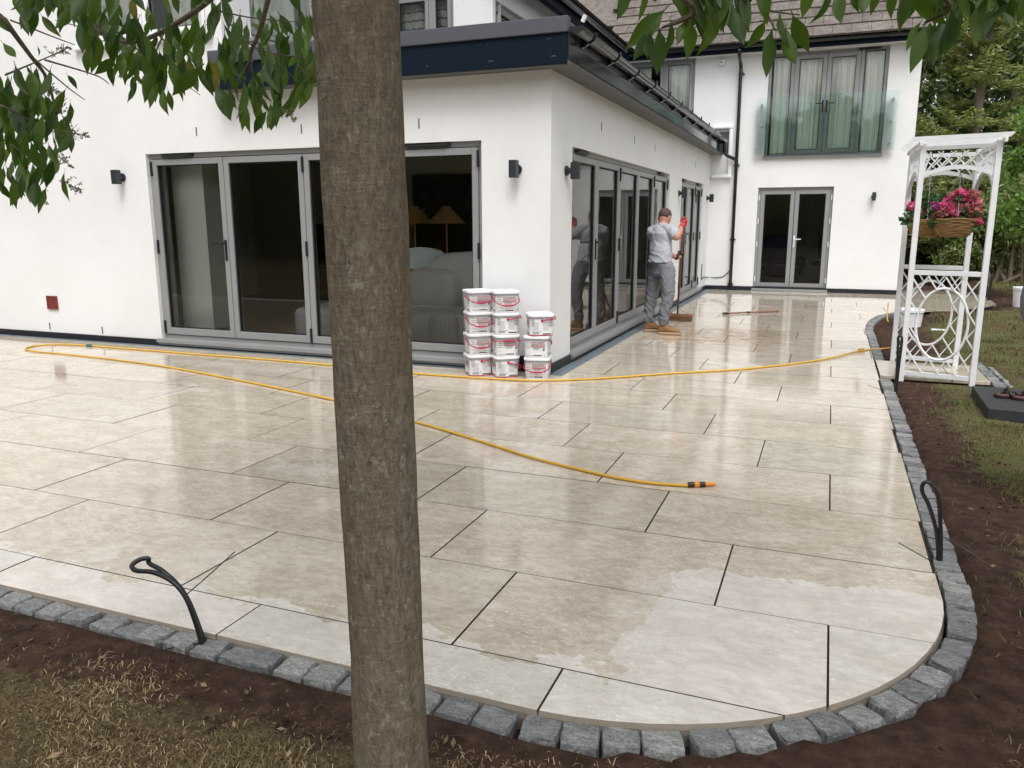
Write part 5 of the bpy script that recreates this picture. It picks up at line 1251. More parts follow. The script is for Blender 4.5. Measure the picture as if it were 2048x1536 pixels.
# ================================================================== people
def limb(mb, pts, radii, n=12):
    P = smooth_path(pts, 4); m = len(pts) - 1; rr = []
    for i in range(len(P)):
        t = i / 4; k = min(int(t), m - 1); f = t - k; rr.append(radii[k]*(1-f) + radii[k+1]*f)
    mb.tube(P, rr, n); mb.ball(P[0], radii[0]*.98, n, 8); mb.ball(P[-1], radii[-1]*.98, n, 8)
def oval(c, a, b, ra, rb, n=18): return [tuple(Vector(c) + a*(ra*math.cos(2*math.pi*k/n)) + b*(rb*math.sin(2*math.pi*k/n))) for k in range(n)]
def head_shape(mb, c, fwd, up, s=1.0):
    fwd, up = Vector(fwd).normalized(), Vector(up).normalized(); sd = fwd.cross(up).normalized(); fwd = up.cross(sd); rings = []; c = Vector(c)
    for h, w, d, o_ in ((-.118, .030, .030, .045), (-.108, .046, .050, .030), (-.085, .058, .072, .016), (-.05, .068, .088, .006), (-.01, .074, .096, .0), (.03, .077, .099, -.004), (.065, .072, .092, -.008), (.092, .056, .072, -.010), (.108, .030, .040, -.010)):
        rings.append(oval(c + up*h*s + fwd*o_*s, sd, fwd, w*s, d*s, 20))
    mb.loft(rings)
    mb.ball(c + fwd*.102*s - up*.025*s, .015*s, 8, 6); mb.ball(c + fwd*.094*s - up*.004*s, .011*s, 8, 6)      # nose
    for k in (-1, 1):
        e = c + sd*(k*.077*s) - fwd*.012*s - up*.018*s; mb.ball(e, (.012*s, .018*s, .028*s), 8, 6)            # ears
        mb.ball(c + fwd*.083*s + sd*(k*.031*s) + up*.012*s, .013*s, 8, 6)                                     # eyelids
    mb.ball(c + fwd*.088*s - up*.062*s, (.02*s, .014*s, .008*s), 8, 6)                                        # mouth
    return sd, fwd, up
def fist(mb, c, axis, palm_dir, s=1.0):
    """gloved hand closed round a shaft running along axis; palm_dir points from shaft to back of hand"""
    c, ax, pd = Vector(c), Vector(axis).normalized(), Vector(palm_dir).normalized(); pd = (pd - ax*pd.dot(ax)).normalized(); sd = ax.cross(pd)
    mb.obox(c + pd*.030*s, ax*.042*s, sd*.030*s, pd*.014*s)
    for k in range(4):
        q = c + ax*(.033 - k*.021)*s; ln = (1.0, 1.08, 1.02, .85)[k]
        pts = [q + pd*.030*s + sd*.025*s, q + pd*.010*s + sd*.036*s*ln, q - pd*.018*s + sd*.028*s*ln, q - pd*.030*s + sd*.004*s, q - pd*.020*s - sd*.016*s*ln]
        limb(mb, pts, [.0105*s, .0105*s, .0098*s, .009*s, .008*s], 8)
    limb(mb, [c + pd*.022*s - sd*.026*s - ax*.01*s, c + pd*.0*s - sd*.034*s + ax*.018*s, c - pd*.022*s - sd*.022*s + ax*.034*s], [.012*s, .011*s, .009*s], 8)
def boot(o, heel, toe, zs, name='boot'):
    heel, toe = Vector(heel), Vector(toe); d = (toe - heel); L = d.length; d.normalize(); sd = Vector((-d.y, d.x, 0)); up = Vector((0, 0, 1))
    def ring(x, w, z0, z1): c = heel + d*(x*L); return [tuple(c + sd*(w*math.cos(a)) + up*(z0 + (z1-z0)*(.5 + .5*math.sin(a)))) for a in [2*math.pi*k/14 for k in range(14)]]
    mb = MB(); mb.loft([ring(0.0, .022, .03, .075), ring(.05, .036, .02, .11), ring(.22, .040, .02, .15), ring(.36, .041, .02, .145), ring(.50, .043, .02, .105), ring(.68, .048, .02, .085), ring(.85, .047, .02, .078), ring(.96, .034, .02, .062), ring(1.0, .018, .024, .048)])
    c = heel + d*(.2*L); limb(mb, [c + up*.09, c + up*.15], [.042, .046]); b = remesh_build(mb, name, M['boot'], o, .009, 2)
    mb = MB(); rings = []
    for z, k in ((0.004, .96), (.012, 1.04), (.03, 1.03), (.034, .98)):
        rg = []
        for i in range(24):
            a = 2*math.pi*i/24; x = .5 + .53*math.cos(a)*k; w = (.046 + .008*math.cos(a))*math.sin(a)*k; rg.append(tuple(heel + d*(x*L) + sd*w + up*z))
        rings.append(rg)
    mb.loft(rings); mb.build('sole', M['sole'], b, smooth=True)
    for k in range(4):
        x = .34 + .07*k; q = heel + d*(x*L) + up*(.152 - .017*k); mb = MB(); mb.tube([q - sd*.02, q + up*.006, q + sd*.02], .004, 5); mb.build('lace', M['blackleather'], b)
man = root('person', (-1.72, 7.76, 0), 'man in pale grey t-shirt and grey trousers sweeping with a broom', 'person')
V = Vector
hipR, hipL = V((-1.665, 7.74, .86)), V((-1.815, 7.87, .86)); knR, knL = V((-1.615, 7.66, .47)), V((-1.862, 7.88, .46)); anR, anL = V((-1.660, 7.645, .13)), V((-1.888, 7.845, .13))
wst, chs, nck = V((-1.755, 7.80, .97)), V((-1.765, 7.855, 1.20)), V((-1.765, 7.90, 1.345)); shR, shL = V((-1.635, 7.79, 1.285)), V((-1.915, 7.93, 1.265))
elR, wrR, hdR = V((-1.548, 7.70, 1.195)), V((-1.522, 7.83, 1.315)), V((-1.506, 7.885, 1.375)); elL, wrL, hdL = V((-1.80, 8.13, 1.04)), V((-1.63, 8.20, .93)), V((-1.585, 8.21, .905))
hc = V((-1.752, 7.965, 1.432)); fw = V((.22, .85, -.60)); upv = V((.14, .52, .84))
pole_t, pole_b = V((-1.498, 7.86, 1.44)), V((-1.735, 9.06, .085)); pax = (pole_b - pole_t).normalized()
hdR = pole_t + pax * .075; hdL = pole_t + pax * .63
fa = V((.66, -.75, 0)); fb = V((.75, .66, 0))           # across the shoulders / facing
mb = MB(); mb.loft([oval((hipR + hipL)/2, fa, fb, .14, .10), oval(wst, fa, fb, .135, .09), oval(chs, fa, fb, .15, .10), oval((shR + shL)/2 + V((0, .02, .02)), fa, fb, .14, .075), oval(nck + V((0, 0, .01)), fa, fb, .06, .06)])
limb(mb, [nck - V((0, .01, .03)), hc - V((.01, .03, .06))], [.060, .055]); head_shape(mb, hc, fw, upv)
limb(mb, [shR, elR], [.05, .043]); limb(mb, [elR, (elR + wrR)/2 + V((.006, -.004, 0)), wrR, hdR], [.045, .047, .030, .03]); limb(mb, [shL, elL], [.05, .042]); limb(mb, [elL, wrL, hdL], [.042, .030, .03])
limb(mb, [hipR, knR, anR], [.075, .055, .04]); limb(mb, [hipL, knL, anL], [.075, .055, .04]); limb(mb, [anR - V((.02, 0, .03)), anR + V((.13, .02, -.09))], [.035, .03]); limb(mb, [anL - V((.02, 0, .03)), anL + V((.12, .06, -.09))], [.035, .03])
body = remesh_build(mb, 'body', M['skin'], man, .012, 3)
mb = MB(); sd_, f_, u_ = head_shape(MB(), hc, fw, upv); rings = []
for h, w, d_, o_ in ((-.03, .066, .084, -.004), (.0, .0742, .0965, -.003), (.03, .0772, .0995, -.004), (.065, .0728, .0930, -.008), (.092, .0570, .0735, -.010), (.109, .032, .042, -.010), (.1115, .01, .012, -.010)):
    rings.append(oval(hc + u_*h + f_*(o_ - (.008 if h < .05 else 0)), sd_, f_, w, d_, 20))
mb.loft(rings); mb.build('hair', M['hair'], man, smooth=True)
mb = MB()
mb.loft([oval(wst + V((-.01, 0, -.085)), fa, fb, .188, .135, 24), oval(wst + V((-.005, 0, -.03)), fa, fb, .180, .128, 24), oval(wst + V((0, 0, .06)), fa, fb, .170, .118, 24), oval(chs - V((0, 0, .06)), fa, fb, .176, .118, 24), oval(chs + V((0, 0, .04)), fa, fb, .180, .120, 24), oval((shR + shL)/2 + V((.01, .015, .02)), fa, fb, .165, .095, 24), oval(nck - V((0, .012, .005)), fa, fb, .075, .072, 24)])
limb(mb, [shR + V((-.02, 0, -.01)), shR + (elR - shR)*.3, shR + (elR - shR)*.62], [.080, .078, .072]); limb(mb, [nck - V((0, .02, .03)), shR + V((-.04, 0, .015))], [.06, .06]); limb(mb, [nck - V((0, .02, .03)), shL + V((.04, 0, .015))], [.06, .06]); limb(mb, [shL + V((.02, 0, -.01)), shL + (elL - shL)*.3, shL + (elL - shL)*.65], [.080, .076, .070])
shirt = remesh_build(mb, 't_shirt', M['tshirt'], man, .010, 3)
mb = MB()
mb.loft([oval(wst + V((0, 0, -.02)), fa, fb, .150, .105, 24), oval(wst + V((0, 0, -.09)), fa, fb, .166, .120, 24), oval((hipR + hipL)/2 - V((0, 0, .03)), fa, fb, .172, .128, 24), oval((hipR + hipL)/2 - V((0, 0, .14)), fa, fb, .160, .118, 24)])
for h_, k_, a_ in ((hipR, knR, anR), (hipL, knL, anL)):
    limb(mb, [h_ - V((0, 0, .06)), h_*.5 + k_*.5 + V((.005, -.005, 0)), k_, k_*.5 + a_*.5 + V((-.012, 0, 0)), a_ + V((0, 0, .03))], [.112, .095, .080, .073, .066], 16)
trs = remesh_build(mb, 'trousers', M['trousers'], man, .011, 2)
for o_, amp in ((trs, .013), (shirt, .010)):            # cloth folds: ridged, running diagonally
    me = o_.data
    for v in me.vertices:
        p = v.co; w_ = noise.noise(Vector((p.x*5, p.y*5, p.z*5)))
        q = (1 - 2*abs(noise.noise(Vector((p.x*5 + 3, p.y*5, p.z*13 + p.x*10 + 1.5*w_))))) ** 3 * .8 + .5*noise.noise(Vector((p.x*11 + 4, p.y*11, p.z*19 - p.x*16)))
        low_ = 1.0 + .7*max(0, 1 - abs(p.z - .24)/.2) if o_ is trs else (1.0 + .5*max(0, 1 - abs(p.z - .98)/.15))
        v.co = v.co + v.normal * (amp * (q - .35) * low_)
boot(man, (-1.720, 7.635, 0), (-1.450, 7.68, 0), 0); boot(man, (-1.938, 7.825, 0), (-1.688, 7.92, 0), 0)
mb = MB(); fist(mb, hdR, -pax, V((.35, -.9, .1))); limb(mb, [hdR + V((.01, -.03, -.03)), wrR], [.03, .034]); remesh_build(mb, 'glove', M['glove'], man, .006, 2)
mb = MB(); fist(mb, hdL, -pax, V((-.6, -.6, .3))); limb(mb, [hdL + V((-.02, -.02, -.01)), wrL], [.03, .034]); remesh_build(mb, 'glove', M['glove2'], man, .006, 2)
br = root('push_broom', tuple(pole_b), 'wide push broom with long wooden pole in the man\'s hands', 'broom')
mb = MB(); mb.tube([pole_t, pole_b], .0135, 10); mb.build('pole', M['wood_pole'], br, smooth=True)
bc = V((-1.725, 9.06, .085)); bu = V((1, .02, 0)); mb = MB(); mb.obox(bc, bu*.20, V((0, .035, 0)), V((0, 0, .022))); mb.build('head_block', M['wood_pole'], br, bevel=.006)
mb = MB()
for i in range(46):
    for k in range(4):
        x = -.193 + i*.0086; p = bc + bu*x + V((0, -.027 + k*.018, -.02)); q = p + V((random.uniform(-.006, .006), (-.027 + k*.018)*.5 + random.uniform(-.008, .008), -.058)); mb.tube([p, q], .004, 4, cap=False)
tag(mb.build('bristles', M['bristle'], br), kind='stuff')
for s_ in (-1, 1): mb = MB(); mb.tube([bc + bu*(.11*s_) + V((0, 0, .02)), pole_b - pax*.18], .004, 5); mb.build('stay', M['chrome'], br)

# -- second person, mostly outside the picture
p2 = root('person', (1.36, 2.2, -.04), 'person in loose charcoal clothes cut off by the right edge', 'person')
B2 = V((1.40, 2.2, 0)); mb = MB(); ax, ay = V((1, 0, 0)), V((0, 1, 0))
mb.loft([oval(B2 + V((0, 0, .88)), ax, ay, .15, .11), oval(B2 + V((0, 0, 1.05)), ax, ay, .145, .105), oval(B2 + V((0, 0, 1.3)), ax, ay, .17, .115), oval(B2 + V((0, 0, 1.45)), ax, ay, .15, .08), oval(B2 + V((0, 0, 1.53)), ax, ay, .06, .06)])
limb(mb, [B2 + V((0, 0, 1.48)), B2 + V((0, -.01, 1.6))], [.06, .055]); head_shape(mb, B2 + V((0, -.02, 1.68)), (0.3, -1, -.1), (0, 0, 1))
AL = [B2 + V((-.17, 0, 1.42)), B2 + V((-.262, .02, 1.03)), B2 + V((-.23, -.06, .90)), B2 + V((-.18, -.10, .88))]; AR2 = [B2 + V((.17, 0, 1.42)), B2 + V((.25, .03, 1.15)), B2 + V((.22, -.1, .92)), B2 + V((.21, -.13, .84))]
for A in (AL, AR2): limb(mb, A, [.05, .042, .03, .028])
for k in (-1, 1):
    if k > 0:
        for f_ in range(4): limb(mb, [AR2[3] + V((-.02 + .015*f_, -.01, 0)), AR2[3] + V((-.022 + .016*f_, -.03, -.05)), AR2[3] + V((-.02 + .014*f_, -.02, -.09 + .006*abs(f_ - 1)))], [.010, .009, .008], 8)
        limb(mb, [AR2[3] + V((-.03, -.02, 0)), AR2[3] + V((-.04, -.04, -.04))], [.011, .009], 8)
    h_, k_, a_ = B2 + V((.085*k + .02, 0, .88)), B2 + V((.09*k + .04, -.01, .48)), B2 + V((.085*k + .05, .02, .06)); limb(mb, [h_, k_, a_], [.085, .058, .042]); limb(mb, [a_ + V((0, .03, -.03)), a_ + V((.01, -.15, -.05))], [.036, .03])
remesh_build(mb, 'body', M['skin'], p2, .013, 3)
mb = MB(); mb.loft([oval(B2 + V((0, 0, .76)), ax, ay, .275, .18, 24), oval(B2 + V((0, 0, .90)), ax, ay, .235, .155, 24), oval(B2 + V((0, 0, 1.2)), ax, ay, .205, .14, 24), oval(B2 + V((0, 0, 1.45)), ax, ay, .165, .095, 24), oval(B2 + V((0, 0, 1.53)), ax, ay, .08, .08, 24)])
for A in (AL, AR2): limb(mb, A[:3], [.085, .078, .066])
remesh_build(mb, 'jacket', M['hoodie'], p2, .012, 3)
mb = MB(); mb.loft([oval(B2 + V((.01, 0, .95)), ax, ay, .16, .12), oval(B2 + V((.015, 0, .80)), ax, ay, .18, .13)])
for k in (-1, 1): limb(mb, [B2 + V((.085*k + .02, 0, .84)), B2 + V((.09*k + .03, 0, .56))], [.098, .088])
remesh_build(mb, 'shorts', M['trousers'], p2, .012, 3)
mb = MB(); rings = []
for h, w, d_ in ((-.04, .079, .085), (.03, .082, .103), (.07, .076, .098), (.10, .055, .07), (.115, .02, .03)): rings.append(oval(B2 + V((0, .005 if h > 0 else .03, 1.68 + h)), ax, ay, w, d_))
mb.loft(rings); mb.build('hair', M['hair'], p2, smooth=True)

# ================================================================== the tree in front
tree = root('privet_tree', (-0.525, -0.985, -.05), 'slim mottled tree trunk close in front, leafy boughs overhead', 'tree')
def trunk_mesh():
    n, H = 72, 3.3; rows = 300; mb = MB(); rings = []
    for i in range(rows + 1):
        z = -.08 + (H + .08)*i/rows; t = z / 1.75; cx = -.524 - .014*t*t - .004*math.sin(z*2.2); cy = -.990 - .008*t*t + .004*math.sin(z*1.7 + 1)
        r0 = .0695 + .030*math.exp(-max(z, 0)/.10) + .0012*math.sin(z*5)
        ring = []
        for k in range(n):
            a = 2*math.pi*k/n; x, y = math.cos(a), math.sin(a)
            dsp = .0045*noise.noise(Vector((x*1.6, y*1.6, z*2.6))) + .002*noise.noise(Vector((x*4, y*4, z*8))) + .0012*noise.noise(Vector((x*9, y*9, z*5))) + .0008*noise.noise(Vector((x*22, y*22, z*9)))
            rr = r0 + dsp; ring.append((cx + rr*x, cy + rr*y, z))
        rings.append(ring)
    mb.loft(rings); return mb
trunk_mesh().build('trunk', M['bark'], tree, smooth=True)
def leaf_mesh(bend, fold, wav, seed):
    rnd = random.Random(seed); T = [0, .10, .2, .32, .46, .60, .74, .87, 1.0]; Wd = [.010, .045, .10, .146, .166, .152, .108, .05, .0]
    vs = []; fs = []
    for i, (t, w) in enumerate(zip(T, Wd)):
        zc = -bend * t * t + .02*math.sin(t*6 + seed)
        for sx in (-1, 0, 1): vs.append((sx*w, t, zc + (fold*w if sx else 0) + (wav*math.sin(t*11 + sx) * w if sx else 0)))
    for i in range(len(T) - 1):
        b = i*3; fs += [(b, b+1, b+4, b+3), (b+1, b+2, b+5, b+4)]
    vs += [(-.010, -.16, .02), (.010, -.16, .02), (.010, 0, 0), (-.010, 0, 0)]; b = len(vs) - 4; fs.append((b, b+1, b+2, b+3))
    me = bpy.data.meshes.new('leaf'); me.from_pydata(vs, [], fs); me.update(); me.polygons.foreach_set('use_smooth', [True]*len(me.polygons)); return me
LMs = []; LYs = []
for i, (b, f_, w) in enumerate(((.10, .35, .10), (.22, .55, .15), (.05, .25, .2), (.30, .8, .1), (.15, .45, .05), (-.08, .5, .15))):
    a = leaf_mesh(b, f_, w, i); a.materials.append(M['leaf']); LMs.append(a); c = a.copy(); c.materials.clear(); c.materials.append(M['leaf_yellow']); LYs.append(c)
rl = random.Random(21); NL = [0]; REST = {}
def add_leaf(branch, base, tip, dep, tilt=None, yellow=False, wid=1.0):
    pb = at_depth(base[0], base[1], dep); pt = at_depth(tip[0], tip[1], dep + (rl.uniform(-.02, .02) if tilt is None else tilt))
    ax = pt - pb; L = ax.length; ax.normalize(); view = (CC - pb).normalized(); nr = (view - ax*view.dot(ax)).normalized()
    nr = Matrix.Rotation(R(rl.choice((-1, 1)) * abs(rl.gauss(20, 26))), 3, ax) @ nr
    if rl.random() < .5: nr = -nr
    sx = ax.cross(nr)
    if NL[0] >= 300:                                  # beyond the first 300 the leaves are joined per bough
        me_ = rl.choice(LMs); REST.setdefault(branch.name, (branch, MB()))[1].add([pb + sx*(v.co.x*L*wid) + ax*(v.co.y*L) + nr*(v.co.z*L) for v in me_.vertices], [tuple(p.vertices) for p in me_.polygons]); return pb
    o = bpy.data.objects.new('leaf', rl.choice(LYs if yellow else LMs)); col.objects.link(o); o.parent = branch
    off = ORIG[tree.name]; w = wid * rl.uniform(.85, 1.1)
    o.matrix_parent_inverse = Matrix.Identity(4)
    o.matrix_local = Matrix(((sx.x*L*w, ax.x*L, nr.x*L, pb.x - off.x), (sx.y*L*w, ax.y*L, nr.y*L, pb.y - off.y), (sx.z*L*w, ax.z*L, nr.z*L, pb.z - off.z), (0, 0, 0, 1))); NL[0] += 1
    return pb
def bough(px, dep0, dep1, r0, start=None, extra=()):
    n_ = len(px); pts = [at_depth(x, y, dep0 + (dep1 - dep0)*i/(n_-1)) for i, (x, y) in enumerate(px)]
    if start is not None: pts = [V(start)] + pts
    P = smooth_path(pts, 5); mb = MB(); mb.tube(P, [r0*(1 - .75*i/(len(P)-1)) for i in range(len(P))], 7)
    for e_ in extra:
        q = smooth_path([at_depth(*p) for p in e_], 4); mb.tube(q, [.0028*(1 - .6*i/(len(q)-1)) for i in range(len(q))], 5)
    return mb.build('bough', M['bark'], tree, smooth=True)
T0 = (-.55, -1.0, 2.6)
def low(x):                                           # how far down the leaf tips hang along the upper-left boughs
    K = [(0, 60), (60, 80), (120, 60), (170, 120), (215, 195), (300, 215), (350, 200), (420, 205), (470, 265), (520, 285), (570, 255), (610, 200), (640, 130)]
    for (a, ya), (b_, yb) in zip(K, K[1:]):
        if x <= b_: return ya + (yb - ya)*(x - a)/(b_ - a)
    return 120
A1 = bough([(520, -120), (430, -10), (330, 60), (250, 85), (160, 40)], 2.1, 2.4, .012, T0, [[(330, 60, 2.3), (300, 130, 2.3), (280, 165, 2.3)], [(250, 85, 2.35), (180, 60, 2.35), (110, 40, 2.35)], [(160, -40, 2.2), (230, 60, 2.25), (330, 140, 2.3), (400, 190, 2.3)], [(60, -60, 2.2), (150, 20, 2.25), (260, 110, 2.3), (300, 165, 2.3)], [(20, 40, 2.2), (110, 75, 2.25), (150, 90, 2.25)]])
A2 = bough([(560, -130), (540, -20), (520, 60), (500, 120), (520, 200)], 2.05, 2.25, .011, T0, [[(430, 20, 2.2), (500, 35, 2.2), (600, 45, 2.2)], [(455, 40, 2.2), (490, 80, 2.2), (560, 130, 2.2), (600, 170, 2.2)], [(520, 100, 2.2), (560, 110, 2.2), (620, 115, 2.2)], [(500, 120, 2.2), (470, 180, 2.2), (500, 230, 2.2)]])
A3 = bough([(-60, -80), (10, 40), (60, 110), (95, 160), (115, 240)], 1.9, 2.2, .010, T0, [[(60, 110, 2.1), (130, 170, 2.1), (170, 200, 2.1)], [(10, 150, 2.0), (70, 125, 2.05), (130, 100, 2.1)], [(0, 210, 2.0), (60, 240, 2.05), (120, 270, 2.1)], [(20, 290, 2.05), (70, 320, 2.1), (100, 350, 2.1)], [(90, 120, 2.1), (190, 150, 2.1), (218, 168, 2.1)]])
for i in range(150):
    x = rl.uniform(165, 640); y1 = low(x) - abs(rl.gauss(0, 1)) * 85
    if y1 < 8: y1 = rl.uniform(8, low(x))
    L = rl.uniform(42, 80); an = rl.gauss(0, .28); br_ = A1 if x < 400 else A2
    add_leaf(br_, (x - L*math.sin(an), y1 - L*math.cos(an)), (x, y1), rl.uniform(2.05, 2.5), yellow=rl.random() < .035, wid=rl.uniform(.8, 1.15))
for i in range(14):
    x = rl.uniform(-10, 150); y1 = rl.uniform(20, 75); L = rl.uniform(45, 75); an = rl.gauss(-.1, .45); add_leaf(A3, (x - L*math.sin(an), y1 - L*math.cos(an)), (x, y1), rl.uniform(2.0, 2.3))
for i in range(78):                                   # the lower left spray
    y1 = rl.uniform(190, 430); x = rl.uniform(-15, 118 if y1 < 340 else 105) ; 
    if y1 > 405: x = rl.uniform(10, 85)
    L = rl.uniform(42, 74); an = rl.gauss(.05, .38); add_leaf(A3, (x - L*math.sin(an), y1 - L*math.cos(an)), (x, y1), rl.uniform(1.95, 2.3), wid=rl.uniform(.85, 1.15))
for b_, t_ in (((140, 205), (140, 252)), ((138, 265), (142, 308)), ((88, 155), (102, 190)), ((135, 150), (155, 176)), ((52, 130), (60, 152)), ((5, 85), (36, 120)), ((75, 92), (80, 112)), ((185, 20), (170, 68)), ((232, 115), (188, 150)), ((182, 90), (170, 148)), ((228, 120), (230, 160)), ((130, 390 - 45), (128, 402)), ((265, 165), (252, 206)), ((305, 172), (300, 219)), ((325, 178), (331, 229)), ((336, 180), (345, 223))):
    add_leaf(A3 if b_[0] < 160 else A1, b_, t_, 2.15, wid=1.05)
C1 = bough([(900, -220), (1150, -110), (1330, -25), (1390, 25), (1325, 55)], 1.25, 1.42, .010, T0, [[(1390, 25, 1.42), (1345, 45, 1.42), (1317, 60, 1.42)], [(1330, -25, 1.4), (1460, -10, 1.42), (1500, -20, 1.42)], [(1500, -20, 1.42), (1530, 20, 1.43), (1545, 50, 1.43), (1552, 62, 1.43)], [(1530, 20, 1.43), (1560, 25, 1.43), (1600, 30, 1.43)]])
C2 = bough([(1300, -260), (1600, -150), (1800, -60), (1900, 10), (1850, 45)], 1.2, 1.4, .010, T0, [[(1800, -60, 1.38), (1950, -20, 1.4), (2060, 10, 1.4)], [(1900, 10, 1.4), (1870, 35, 1.4), (1845, 50, 1.4)]])
for b_, t_ in (((1258, -30), (1235, 40)), ((1290, -35), (1284, 43)), ((1312, -45), (1308, 14)), ((1327, 22), (1254, 96)), ((1306, 58), (1266, 121)), ((1299, 66), (1295, 118)), ((1317, 58), (1316, 152)), ((1341, 40), (1337, 119)), ((1378, 38), (1354, 94)), ((1381, 45), (1379, 116)), ((1395, 0), (1403, 80)), ((1433, 20), (1411, 101)), ((1420, 25), (1428, 84)), ((1465, 10), (1487, 98)), ((1493, -20), (1492, 62)), ((1531, 42), (1497, 96)), ((1546, 58), (1530, 157)), ((1559, 25), (1582, 94)), ((1586, 30), (1615, 107)), ((1571, 55), (1588, 138)), ((1527, -35), (1531, 42)), ((1625, -35), (1604, 37)), ((1660, -25), (1637, 49)), ((1692, -25), (1666, 59)), ((1712, -30), (1708, 25)), ((1752, -30), (1745, 33)), ((1785, -30), (1781, 40)), ((1807, -30), (1793, 66)), ((1835, -25), (1818, 38)), ((1842, 44), (1807, 104)), ((1850, 50), (1818, 149)), ((1860, 45), (1850, 110)), ((1888, 35), (1864, 133)), ((1905, 20), (1885, 112)), ((1928, 10), (1888, 98)), ((1950, 15), (1951, 93)), ((1992, 15), (1968, 80)), ((1975, -10), (1960, 74)), ((2022, -10), (2013, 62)), ((2045, -15), (2040, 50)), ((1915, -30), (1925, 26)), ((1885, -30), (1872, 30)), ((1730, -20), (1725, 30))):
    add_leaf(C1 if b_[0] < 1640 else C2, b_, t_, rl.uniform(1.34, 1.5), wid=1.12)
for i in range(34):
    x = rl.uniform(1370, 1500); y1 = rl.uniform(8, 75); L = rl.uniform(65, 105); an = rl.gauss(0, .35); add_leaf(C1, (x - L*math.sin(an), y1 - L*math.cos(an)), (x, y1), rl.uniform(1.36, 1.52))
for i in range(38):
    x = rl.uniform(1850, 2060); y1 = rl.uniform(5, 52 + (x - 1860)*.08); L = rl.uniform(65, 105); an = rl.gauss(0, .4); add_leaf(C2, (x - L*math.sin(an), y1 - L*math.cos(an)), (x, y1), rl.uniform(1.36, 1.52))
for i in range(120):
    x = rl.uniform(40, 640); y1 = rl.uniform(5, max(30, low(x)*.8)); L = rl.uniform(34, 62); an = rl.gauss(0, .4); add_leaf(A1 if x < 400 else A2, (x - L*math.sin(an), y1 - L*math.cos(an)), (x, y1), rl.uniform(2.2, 2.7), wid=rl.uniform(.8, 1.1))
for i in range(40):
    y1 = rl.uniform(170, 425); x = rl.uniform(-15, 110 if y1 < 350 else 85); L = rl.uniform(34, 60); an = rl.gauss(.1, .45); add_leaf(A3, (x - L*math.sin(an), y1 - L*math.cos(an)), (x, y1), rl.uniform(2.1, 2.5))
for br_, m_ in REST.values(): tag(m_.build('leaf_cluster', M['leaf'], br_, smooth=True), kind='stuff')
def panicle(px, py, dx, dy, dep, seed):               # sprays of small buds
    rnd = random.Random(seed); mb = MB(); a = at_depth(px, py, dep); b_ = at_depth(px + dx, py + dy, dep); mb.tube([a, b_], .0012, 4); d_ = b_ - a
    for i in range(16):
        t = rnd.uniform(.1, 1); p = a + d_*t; q = p + V((rnd.uniform(-1, 1), rnd.uniform(-1, 1), rnd.uniform(-1, 1)))*(.030*(1.15 - t)) + d_*.1; mb.tube([p, q], .0007, 3)
        for k in range(4): c = p + (q - p)*rnd.uniform(.3, 1) + V((rnd.uniform(-1, 1), rnd.uniform(-1, 1), rnd.uniform(-1, 1)))*.004; mb.ball(c, rnd.uniform(.0014, .0024), 5, 3)
    tag(mb.build('flower_panicle', M['panicle'], tree), kind='stuff')
M['panicle'] = plain('bud_sprays', (0.16, 0.17, 0.07), 0.8)
for i, q in enumerate(((100, 112, 40, -18), (120, 262, 52, 8), (105, 305, 35, 25), (122, 360, 40, 22), (60, 385, 30, 20), (560, 215, 28, 22), (600, 135, 30, 18), (95, 185, 20, -8), (118, 215, 12, 30))): panicle(*q, 2.1, i)
rng = np.random.RandomState(8)
P = blob_pts(rng, [(-.6, -1.0, 3.6), (-1.8, -.6, 3.2), (.8, -.8, 3.2), (-.4, -2.2, 3.1), (.3, .1, 3.6), (-1.2, .3, 3.7), (1.6, -1.4, 3.3)], [(1.5, 1.4, .9), (1.3, 1.2, .8), (1.3, 1.2, .8), (1.4, 1.2, .8), (1.1, 1.0, .7), (1.1, 1.0, .7), (1.1, 1.0, .8)], 6000)
keep = []
for i, p in enumerate(P):
    q = proj(p); keep.append(p[2] > 2.0 and (q is None or q[1] < -90 or q[0] < -150 or q[0] > 2200) and (V(p) - CC).length > .9)
cloud_obj('crown', *leaf_cloud(P[np.array(keep)], .13, aspect=.45, droop=.7, rng=rng), M['leaf'], tree)
for e_ in ((-1.9, -.5, 3.4), (.9, -.7, 3.5), (-.4, -2.3, 3.3), (.2, .2, 3.8), (-1.2, .3, 3.9)):
    mb = MB(); mb.tube(smooth_path([(-.55, -1.0, 2.7), ((-.55 + e_[0])/2, (-1 + e_[1])/2, 3.1), e_], 4), [.04 - .0035*i for i in range(9)], 8); mb.build('limb', M['bark'], tree, smooth=True)

# ================================================================== planting behind
def shrub(name, label, cat, base, blobs, radii, n, size, mat, aspect=.4, droop=.3, seed=0, stems=5, flat=0.0, grp=None, tr=.06):
    rng = np.random.RandomState(seed); o = root(name, base, label, cat, grp); c = np.array(blobs, float); c = c + np.array(base)
    P = blob_pts(rng, c, radii, n); P = P[P[:, 2] > base[2]]
    cloud_obj('crown', *leaf_cloud(P, size, aspect=aspect, droop=droop, flat=flat, rng=rng), mat, o)
    for i in range(stems):
        t = c[rng.randint(len(c))]; b0 = V(base) + V((rng.uniform(-.1, .1)*stems*.3, rng.uniform(-.1, .1), -.08)); mb = MB(); mb.tube(smooth_path([b0, (b0 + V(t))/2 + V((rng.uniform(-.1, .1), 0, 0)), V(t)], 4), [tr*(1 - .09*k) for k in range(9)], 7); mb.build('trunk', M['bark'], o, smooth=True)
    return o
